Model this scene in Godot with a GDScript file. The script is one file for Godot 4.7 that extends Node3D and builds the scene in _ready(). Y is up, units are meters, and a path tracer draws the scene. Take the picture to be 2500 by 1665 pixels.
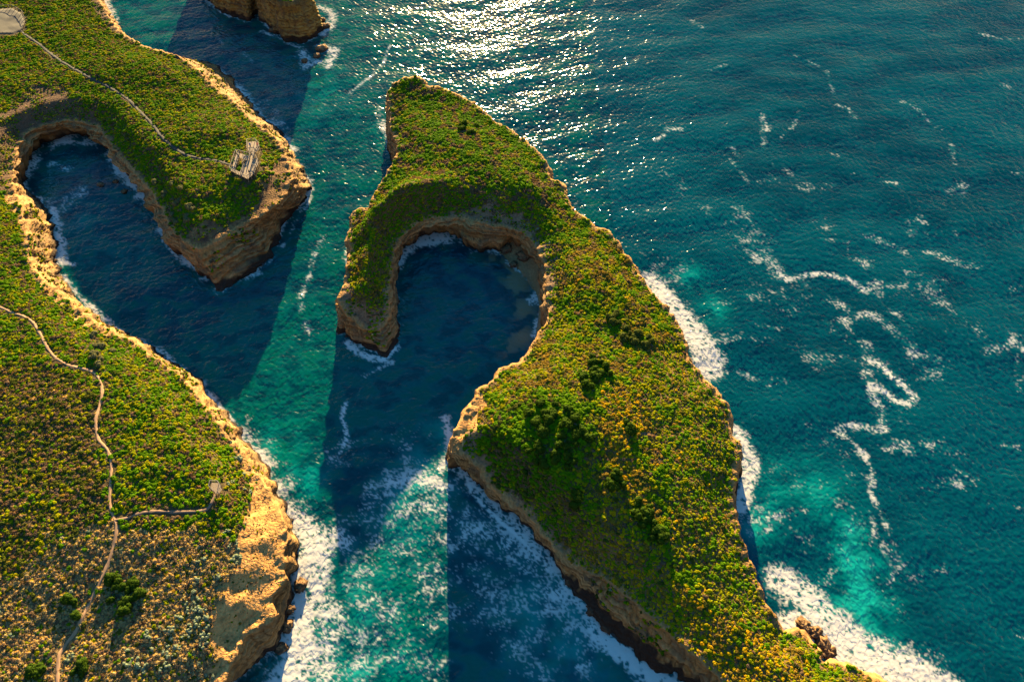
extends Node3D
# A low sun over a sandstone coast: a scrub-covered headland with a narrow cove,
# a hooked island beside it, a stack of rock and the open sea.

const MAINLAND := [-186.2,-326.4,10,0,0,0,-1,-167.7,-292.2,10,0,0,0,-1,-154.9,-271.9,10,0,0,0,-1,-147.4,-260.2,10,0,0,0,-1,-143.4,-253.6,10,0,0,0,-1,-137.1,-247.1,10,0,0,0,-1,-131,-242.2,10,0,0,0,-1,-123.8,-237.8,10,0,0,0,-1,-119.3,-236.1,10,0,0,0,-1,-113.1,-233.1,9.5,-116.6,-246.1,1,0,-106.6,-226.2,9.5,-106.6,-242.6,0,0,-100.1,-218.5,9.5,-99.8,-235.7,0,0,-94.8,-212.6,9.5,-95.8,-229,0,0,-88.6,-206.8,9.5,-90.4,-221.8,0,0,-83.5,-200.5,9.5,-86.3,-214.8,0,0,-78.6,-195.1,9.5,-79.3,-207.5,0,0,-73.5,-190.4,9.5,-73.5,-199.6,0,0,-69.3,-183.2,9.3,-70.6,-193.8,0,0,-67.2,-178.8,9.2,-68.3,-189.8,0,0,-65.2,-173.4,9,-64.9,-183.9,0,0,-64.3,-168.5,9,-63,-179.7,0,0,-64.5,-163.8,9,-62.4,-174.9,0,0,-66,-159.2,9.3,-63.4,-170.5,0,0,-68.3,-155.7,9.5,-65.1,-167.8,0,0,-70.6,-153.2,9.5,-67,-162.9,0,0,-73.2,-150.8,9.5,-67.5,-155.5,0,0,-75.7,-148.9,9.2,-68.6,-149.7,0,0,-77.8,-146.7,9,-70.2,-144.7,0,0,-79.8,-144.7,8.8,-73,-140.4,0,0,-81.9,-143.4,8.5,-75.8,-137.5,0,0,-84.1,-142.7,8.5,-79.6,-135.1,0,0,-85.9,-142.9,8.5,-82.3,-137.5,0,0,-87.4,-143.7,8.5,-85.6,-139.2,2,0.3,-89.5,-145.2,8.5,-89,-142.5,3.5,0.8,-91.3,-146.5,8.5,-92.8,-145.7,4.5,1.2,-93.4,-149.1,8.5,-96.6,-149.6,5,1.5,-95.9,-152.9,8.5,-101.6,-157.4,5,2,-100.4,-160.1,8,-105.7,-163.5,5,2,-103.8,-165,8,-108.2,-167.1,5,2.5,-108,-170.1,7.7,-112.2,-172.1,5,2.5,-113.4,-176.3,7.5,-116.2,-176.9,5,2.5,-118.2,-181.6,7.5,-120.7,-181.4,5,2.5,-122.3,-186,7.5,-124.7,-185.8,5,2.5,-126,-190.5,7.5,-128.2,-191.4,5,3,-130,-195.8,7.5,-132.5,-195.4,5,3.5,-135.8,-199.2,7.5,-136.9,-198.1,5,4,-141.6,-200.1,7.5,-141.3,-199.2,5,4.5,-146.2,-198.7,7.5,-146.4,-198.8,5,4.5,-150.1,-196.7,7.5,-149.7,-196.8,5,4,-152,-193.4,7.5,-151.1,-192.3,5,3,-151.9,-187.7,7.5,-151.7,-188.2,5,2.5,-150.6,-182,7.5,-151,-183.3,5,2,-148.8,-175.9,7.5,-150.6,-179.6,4,1.2,-145.4,-168.8,8,-149.4,-176.1,1,0,-141.9,-162.7,8.3,-143.9,-171.5,0,0,-138.6,-157.6,8.5,-139.4,-167,0,0,-135.3,-152.5,8.6,-135.9,-161.7,0,0,-132.3,-146.2,8.8,-132.6,-155,0,0,-129.3,-140.2,9,-129.3,-147.8,0,0,-125.6,-134.6,9,-127.2,-143.4,0,0,-120.9,-130,9,-123.8,-138.6,0,0,-116.2,-126.5,9,-118.7,-132.7,0,0,-111.6,-122.6,9,-115.2,-129.6,0,0,-107.7,-119.7,9,-112.1,-127,0,0,-103.5,-116.6,9,-107.7,-123.3,0,0,-99.9,-114.5,9,-103.6,-120.8,0,0,-95.9,-112,9,-100.3,-118.8,0,0,-91.7,-110.4,9,-95.5,-116.5,0,0,-87.5,-107.3,9,-91.2,-113.4,0,0,-82.7,-103.6,9,-86.4,-110.2,0,0,-79.5,-101.6,9,-82.7,-107.8,0,0,-76,-98.6,9,-79.2,-105.3,0,0,-73.3,-96.1,9,-75.7,-102.6,0,0,-71.3,-93.7,9,-73.4,-99.3,0,0,-68.1,-90.1,9,-69.5,-95.2,0,0,-64.9,-86.8,9,-65.5,-91.8,0,0,-62.9,-84.2,8.5,-64.1,-89.4,0,0,-59.9,-81.1,8.2,-61.3,-85.8,0,0,-56.8,-77.8,8,-57.8,-82.4,0,0,-53.4,-73.8,8,-54.4,-78,0,0,-50.7,-70.1,7.8,-51.8,-73.6,0,0,-47.4,-65.2,8.5,-49.4,-69.4,0,0,-45.5,-61.7,8.5,-47.2,-65.6,0,0,-45.4,-59.1,8.5,-45.3,-61.7,0,0,-45.2,-56,8.5,-45.2,-59.5,0,0,-44.3,-53.6,8.5,-45.9,-56.8,0,0,-44.2,-51.4,8.5,-45.7,-53.8,0,0,-45.8,-48.2,8.5,-45.1,-50,0,0,-44.4,-44.4,8.5,-45.2,-46.7,0,0,-47.3,-42.8,8.5,-45,-43.1,0,0,-49.2,-41.3,8.5,-47.6,-40.8,0,0,-50.3,-38.7,8.5,-49.5,-39.1,0,0,-51.2,-34.2,8.5,-52.5,-35.8,0,0,-52.7,-30.7,8.5,-54.5,-32.9,0,0,-55.7,-24.2,8,0,0,0,-1,-57.2,-17.7,9,0,0,0,-1,-114.2,-17.6,9.5,0,0,0,-1,-159,-95.1,9.5,0,0,0,-1,-228.9,-216,9.5,0,0,0,-1,-271.4,-327.6,9.5,0,0,0,-1]
const ISLAND := [-40,-207.9,11,0,0,0,-1,-39.3,-214.2,11.3,0,0,0,-1,-35.5,-217.9,11.5,0,0,0,-1,-31.9,-219.2,11.5,0,0,0,-1,-29.2,-217.9,11.5,0,0,0,-1,-27.7,-214.5,11.3,0,0,0,-1,-23.6,-213.2,11.3,0,0,0,-1,-18.4,-209.8,11.3,0,0,0,-1,-13.1,-206.2,11,0,0,0,-1,-9.9,-202.5,11,0,0,0,-1,-5.3,-195.6,11,0,0,0,-1,-0.4,-191.2,11,0,0,0,-1,4,-186.3,10.8,0,0,0,-1,8.7,-178.8,10.8,0,0,0,-1,10.7,-174.6,10.6,0,0,0,-1,11,-169.8,10.4,0,0,0,-1,12.2,-168.5,10.3,0,0,0,-1,14.7,-167.4,10,0,0,0,-1,15.1,-163.2,10,0,0,0,-1,16.7,-157.1,10,0,0,0,-1,19.5,-153.9,10,0,0,0,-1,23.6,-148.9,10,0,0,0,-1,26.6,-147.3,10,0,0,0,-1,29,-142.2,10,0,0,0,-1,30.9,-137.5,9.8,0,0,0,-1,32.9,-132.4,9.6,0,0,0,-1,35.4,-126.2,9.5,0,0,0,-1,38,-122.2,9.3,0,0,0,-1,40.4,-117.1,9.2,0,0,0,-1,41.9,-112.3,9,0,0,0,-1,42.2,-106.5,9,0,0,0,-1,42.8,-103.4,9,0,0,0,-1,44.9,-99.4,9,0,0,0,-1,47.1,-95.9,9,0,0,0,-1,48.6,-92.6,9,0,0,0,-1,49.4,-88.9,9,0,0,0,-1,48.5,-86.6,9,0,0,0,-1,49.1,-83,9,0,0,0,-1,49.9,-80.7,9,0,0,0,-1,48.8,-77.2,9,0,0,0,-1,47.7,-73.5,9,0,0,0,-1,46.4,-70,8.8,0,0,0,-1,46.2,-66.9,8.8,0,0,0,-1,45.9,-62.3,8.8,0,0,0,-1,46.4,-58.6,8.8,0,0,0,-1,47.1,-55.4,8.8,0,0,0,-1,47.8,-51.3,8.6,0,0,0,-1,48.2,-48.7,8.5,0,0,0,-1,49,-46.1,8.3,0,0,0,-1,50.2,-44.3,8,0,0,0,-1,51.5,-42.8,7.4,0,0,0,-1,54.3,-43.1,6.5,0,0,0,-1,56.3,-41.4,6,0,0,0,-1,57.2,-39,6.5,0,0,0,-1,57.1,-37.2,7,0,0,0,-1,60,-36.6,7.3,0,0,0,-1,62.8,-35.7,7.5,0,0,0,-1,66.1,-34.3,7.5,0,0,0,-1,69.2,-32.2,8,0,0,0,-1,74.8,-28.3,8,0,0,0,-1,82.7,-21.6,8,0,0,0,-1,73.5,-12.9,8,0,0,0,-1,51,-12.9,8,0,0,0,-1,41.2,-24.8,8.6,37.5,-27,0,0,37.5,-32.2,9,34.5,-34.2,0,0,34.9,-36.1,9,31.6,-36.7,0,0,31.5,-38.9,9,28.9,-37.6,0,0,28.8,-42.2,8.8,25.8,-39.7,0,0,25.4,-45.4,8.6,21.6,-43.2,0,0,21.4,-48.7,8,17.4,-47.3,0,0,17.5,-52.6,7,14.4,-51.2,0,0,12.8,-55.5,5.5,11.7,-54.7,0,0,9.7,-58.4,5,9.7,-58,0,0,6.6,-62.1,5,7.5,-60.9,0,0,3.5,-66.8,4.5,4.2,-65.6,0,0.3,0.8,-69.1,4.5,1.6,-68.6,0,0.3,-1.6,-71.2,4.5,-1.4,-71.1,0.5,0.5,-4.3,-73.7,5,-4.4,-73.2,0.5,0.5,-6.5,-76.3,6,-7.2,-75.6,1,0.5,-8.2,-77.9,7,-9.6,-77.3,3,1,-10.3,-79.3,8,-10.9,-78.6,5,1.5,-12.1,-80.2,8.5,-12.3,-80.3,7,2,-12.9,-81.5,8.6,0,0,0,-1,-13.1,-82.9,8.8,0,0,0,-1,-12.5,-85.8,9,0,0,0,-1,-11.1,-89,9.2,0,0,0,-1,-9.5,-92.2,9.4,0,0,0,-1,-7.4,-95.8,9.4,0,0,0,-1,-5.3,-97.8,9.4,0,0,0,-1,-2.4,-101.6,9.4,0,0,0,-1,0.9,-103.5,9.3,0,0,0,-1,3.5,-106.6,9.2,0,0,0,-1,5.9,-111,9,0,0,0,-1,7.5,-114.5,9,0,0,0,-1,8.7,-116.6,9,0,0,0,-1,8.8,-119.7,9,8.1,-122.2,6,1,8.8,-123.3,9,8.2,-124.3,6,1,8.7,-127.7,9,8,-128.5,6,1.2,8.5,-132.3,9,7.7,-133.2,5.5,1.5,8,-136.2,9,7.4,-137.7,5.3,1.5,7,-140.2,9,6.4,-141.6,5,1.8,5.4,-144.1,8.8,4.3,-145.4,5,2,3.3,-147.2,8.7,2.1,-148.3,5,2,0.2,-149.3,8.6,-0.5,-149.5,5,2,-3.2,-150.5,8.5,-3.3,-149.8,3.5,1.2,-5.9,-151,8.5,-6.9,-149.8,3,0.8,-8.3,-151.8,8.4,-9.9,-149.6,3,0.8,-11.1,-153.1,8.3,-13,-150.7,4,1.2,-14.2,-154.3,8.2,-15.5,-151.9,5,2,-16.7,-154.3,8.2,-17.7,-152.8,6,3,-19.2,-154.3,8.2,-20.4,-153.5,6.5,4,-21.5,-154.1,8.2,-23.2,-152.8,6.5,4,-24,-153.6,8.2,-26.4,-151.4,5.5,3,-27.1,-150.8,8.2,-29.9,-149.1,4.5,2,-29.7,-147.2,8.4,-31.7,-145.3,2.5,1,-31.1,-142.9,8.5,-32.4,-142.3,1,0.5,-31.4,-138.8,8.5,-32.1,-137.4,1,0.4,-31.5,-134.5,8.3,-31.6,-132.6,1,0.4,-31.6,-130.9,8,-31.1,-128.9,0.5,0.3,-31.4,-126,7.6,-30.3,-123.5,0.5,0.2,-31.3,-122.4,7,-29.7,-121.1,0,0,-31.6,-120.1,6,-29.3,-118.8,0,0,-32.3,-118.1,5.3,-30.3,-116.1,0,0,-33.5,-116.6,5,-32.1,-113,0,0,-35.2,-116.5,5,-34.5,-114.1,0,0,-37.5,-117.2,5.3,-37.2,-115.5,0,0,-39.7,-118.5,6,-40.2,-117.2,0,0,-41.7,-120.1,7,-42.8,-120.6,0,0,-43.3,-121.8,8,0,0,0,-1,-44.3,-124.2,8.4,0,0,0,-1,-44,-127.9,8.5,0,0,0,-1,-43.2,-130,8.5,0,0,0,-1,-43.6,-132.7,8.6,0,0,0,-1,-43.5,-138.2,8.8,0,0,0,-1,-43.8,-142.7,9,0,0,0,-1,-44.7,-145.9,9,0,0,0,-1,-44.6,-153.5,9.3,0,0,0,-1,-44.2,-156.1,9.5,0,0,0,-1,-42.8,-157.2,9.6,0,0,0,-1,-40.8,-157,9.8,0,0,0,-1,-38,-166.8,10,0,0,0,-1,-34.6,-179.2,10.3,0,0,0,-1,-34.9,-183.2,10.3,0,0,0,-1,-36.3,-188.2,10,0,0,0,-1,-37.5,-192.4,10,0,0,0,-1,-39,-202,10.5,0,0,0,-1]
const STACK := [-83.8,-290.6,14,-81.7,-291.3,0,0,-82,-286.1,14,-79.8,-286.2,0,0,-79.5,-278.9,14,-77.5,-278.2,0,0,-76.9,-273.5,14,-75,-272.3,0,0,-75,-271.3,14,-73.1,-270.1,0,0,-75.7,-269.2,14,-73.9,-267.9,0,0,-78.4,-264.5,14,-76.9,-262.9,0,0,-81.6,-262.9,14,-80.4,-261.1,0,0,-85.7,-263.9,14,-84.7,-262,0,0,-89.4,-266.8,14,-88.5,-264.8,0,0,-92.8,-271.6,14,-92.1,-269.5,0,0,-96.7,-277.1,14,-96.5,-274.9,0,0,-99.3,-282.9,14,-100.6,-281.1,0,0,-100.7,-278.5,14,-101.6,-276.5,0,0,-105.7,-279.8,14,-107.5,-278.5,0,0,-110.5,-281.8,14,-112.6,-281.1,0,0,-115.1,-285.2,14,-117.3,-285.2,0,0,-119.7,-290.8,14,-121.8,-291.3,0,0,-125.5,-299.2,14,-127.4,-300.2,0,0,-129.3,-308.1,14,-131.1,-309.4,0,0,-128.5,-321.1,14,-129.9,-322.8,0,0,-115.9,-328.8,14,-116.8,-330.8,0,0,-100.7,-324.6,14,-100.9,-326.7,0,0,-89.2,-307.3,14,-88.4,-309.4,0,0]
const ZONES := [
	["sand", 0, [-65.3,-86.3,-60.7,-81.3,-57.8,-76.5,-55,-71.4,-53.9,-67.9,-55,-62.5,-54.4,-57,-53.7,-53.1,-56.4,-48.1,-57,-45,-55.4,-40.8,-53.8,-37.5,-55.6,-35.2,-56.9,-28.3,-47,-28.3,-37.8,-37,-39.2,-54.9,-43.3,-68.9,-55.7,-84.6,-62.8,-90.3]],
	["dusty", 0, [-169.6,-196.9,-163.2,-201,-158.5,-205,-159.3,-212.1,-154.8,-217.1,-148.6,-215.8,-141.6,-208.5,-133.5,-201.5,-127.7,-194.7,-121.9,-186,-108.4,-171.7,-101.1,-162.2,-102,-156.7,-110.4,-165.9,-126.8,-188.1,-138.4,-190.3,-147.9,-183.9,-143.2,-165.9,-154.9,-164]],
	["ochre", 0, [-90.6,-143.5,-88.8,-147.7,-84.9,-151.2,-78.7,-150.3,-74.7,-153.8,-71.5,-161.9,-70.6,-172.4,-70.2,-180.5,-62.7,-182.6,-52.4,-166.6,-59.9,-127.7,-76.3,-121.8]],
	["dusty", 0, [-166.6,-286.3,-159.4,-272.9,-149.6,-258.7,-140.1,-246.8,-125.7,-239.7,-109.1,-228.8,-92.7,-209.9,-77.8,-192.6,-70.8,-184,-64.7,-179.9,-80.7,-206.3,-115.8,-242.5,-150.3,-272.9]],
	["sand", 0, [-147.1,-164.7,-143.4,-164.7,-135.8,-153.8,-127.3,-138.6,-120.3,-130.8,-113,-123.3,-99,-114.5,-90.4,-110.7,-98.2,-112,-107.4,-116.9,-116.8,-124.7,-123.6,-130.8,-131.1,-143.5,-137.6,-153.8]],
	["straw", 0, [-89.1,-59.6,-80.3,-61.9,-76.5,-61,-63.4,-61,-54.4,-57.8,-53.2,-52.5,-56.4,-46.7,-56.4,-43.5,-54.6,-39.6,-53.8,-36.6,-55.8,-29.4,-93.7,-29.4,-102.6,-49.2,-94,-52.5]],
	["heath", 0, [-125.6,-101,-109.4,-101,-97.9,-97.3,-91.6,-89.1,-88.1,-80.2,-81.6,-65,-86.3,-59.5,-98.5,-51.6,-102.7,-49.9]],
	["rocky", 1, [-26,-150.3,-19.1,-155.2,-13.1,-157,-8.2,-158.3,-5.8,-160.6,-2.7,-155.6,4.6,-152.9,8,-146,11.8,-137,10.2,-121.8,9.5,-116.2,6.8,-119,0.4,-146.9,-21,-146.9]],
	["sand", 1, [-13.9,-80.6,-13.7,-85,-11.5,-90.7,-7.7,-96.7,-6.5,-94.9,-7.1,-89.6,-7.6,-85.6,-9.4,-81.7,-8.6,-78.5,-10.9,-77.4]],
	["rocky", 1, [-11.3,-81.3,-8.5,-85.7,-4.9,-77.5,0.3,-71.8,7.5,-63.9,13.3,-56.5,10.6,-54.7,2.1,-64.9,-5.3,-70.8,-9.1,-75.9]],
	["rocky", 1, [-46.3,-131.1,-43.1,-132.6,-40.4,-125,-36,-121.4,-33,-123.6,-32.6,-131.1,-26.9,-117.8,-29.4,-109.6,-37.8,-109.6,-43.7,-120.7]],
	["earth", 1, [30.5,-80.4,32.1,-79,32.7,-76.3,33.9,-73.1,32.8,-71.7,31.9,-73.3,30.9,-76.6]],
	["earth", 1, [28.6,-84.4,29.9,-84.4,30.3,-81.4,28.9,-81.6]],
	["golden", 1, [8.4,-57.5,15.1,-60.8,21.9,-59.5,27.4,-55,34.9,-48.2,42.1,-42.6,51.4,-38,55,-30.7,35.2,-30.7,26.3,-45,17,-52,10.5,-55.5]],
	["golden", 1, [17.9,-92.6,25.8,-93.8,30.9,-86.8,27.4,-81.3,24.1,-76.1,27,-69,22.8,-62.4,17.7,-63.3,20.3,-74,21.2,-84.6]],
	["low", 1, [29.9,-102.1,38,-109.9,41.8,-107.3,50.6,-87.8,48.5,-69.8,49.1,-45.7,51.9,-40.2,45.5,-40.2,38.7,-46.5,30.9,-55.8,31.8,-69.8,30.7,-83.3]],
	["dark", 1, [-7.2,-82.1,-2.6,-89.9,7.1,-93.4,15.5,-86.5,16.7,-75.8,10,-68.8,2.1,-69.8,-4.3,-73.8]],
]
const MOUNDS := [[[-128.4,-226.4,1.2,16],[-93,-190.6,1.8,14],[-76.7,-171,1.6,10],[-92.6,-164.3,1.5,10],[-101.7,-82.7,1.5,40],[-74.9,-72.3,1.3,25]],[[-18,-184.1,2.4,16],[-8.4,-170,1.6,12],[-28.2,-157.8,4.8,6],[-32.3,-153.4,4.4,6],[-23.7,-162.4,1.4,6],[-18.1,-162.4,1.2,7],[19.2,-128.9,1.5,14],[17,-94.1,2.6,18],[9.7,-82.7,2.2,14],[29.3,-72.3,1.5,18],[5.3,-164.3,1.8,10],[-37.4,-148.2,4.5,7],[-37,-136.6,4.6,7],[-36.4,-127.4,2.6,6]]]  # humps at the island's hook and cove rim shaped to set their cast shadows
const PATH_UPPER := [-179.23,-253.32,-173.79,-248.01,-165.15,-240.58,-156.24,-232.32,-148.4,-225.95,-140.22,-219.76,-132.62,-214.76,-124.25,-208.19,-118.49,-201.84,-112.11,-194.8,-107.02,-188.02,-103.03,-183.78,-98.35,-179.63,-93.3,-177.18,-87.68,-175.77,-82.37,-173.38]
const PATH_LOWER := [-132.33,-121.43,-127.24,-119.71,-123.35,-117.87,-120.04,-116.61,-116.48,-114.13,-112.99,-110.07,-109.64,-106,-106.32,-102.93,-102.52,-100.92,-98.07,-99.8,-95.69,-98.44,-93.65,-96.01,-92.2,-92.91,-91.64,-89.54,-91.15,-86.13,-89.86,-82.92,-88.38,-80.54,-85.82,-78.2,-83.78,-74.56,-82.49,-70.13,-81.35,-66.14,-79.52,-63.02,-78.42,-61.26,-77.9,-58.62,-77.81,-54.99,-78.27,-50.88,-79.18,-46.58,-79.93,-41.9,-81.1,-38.83,-81.39,-36.88,-80.03,-32.87,-78.51,-27.85]
const PATH_BRANCH := [-79.16,-62.46,-77.19,-62.84,-74.88,-63.87,-72.38,-64.34,-67.92,-64.43,-64.07,-64.53,-61.74,-65.09,-61.04,-66.53,-60.69,-68.36]
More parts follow.
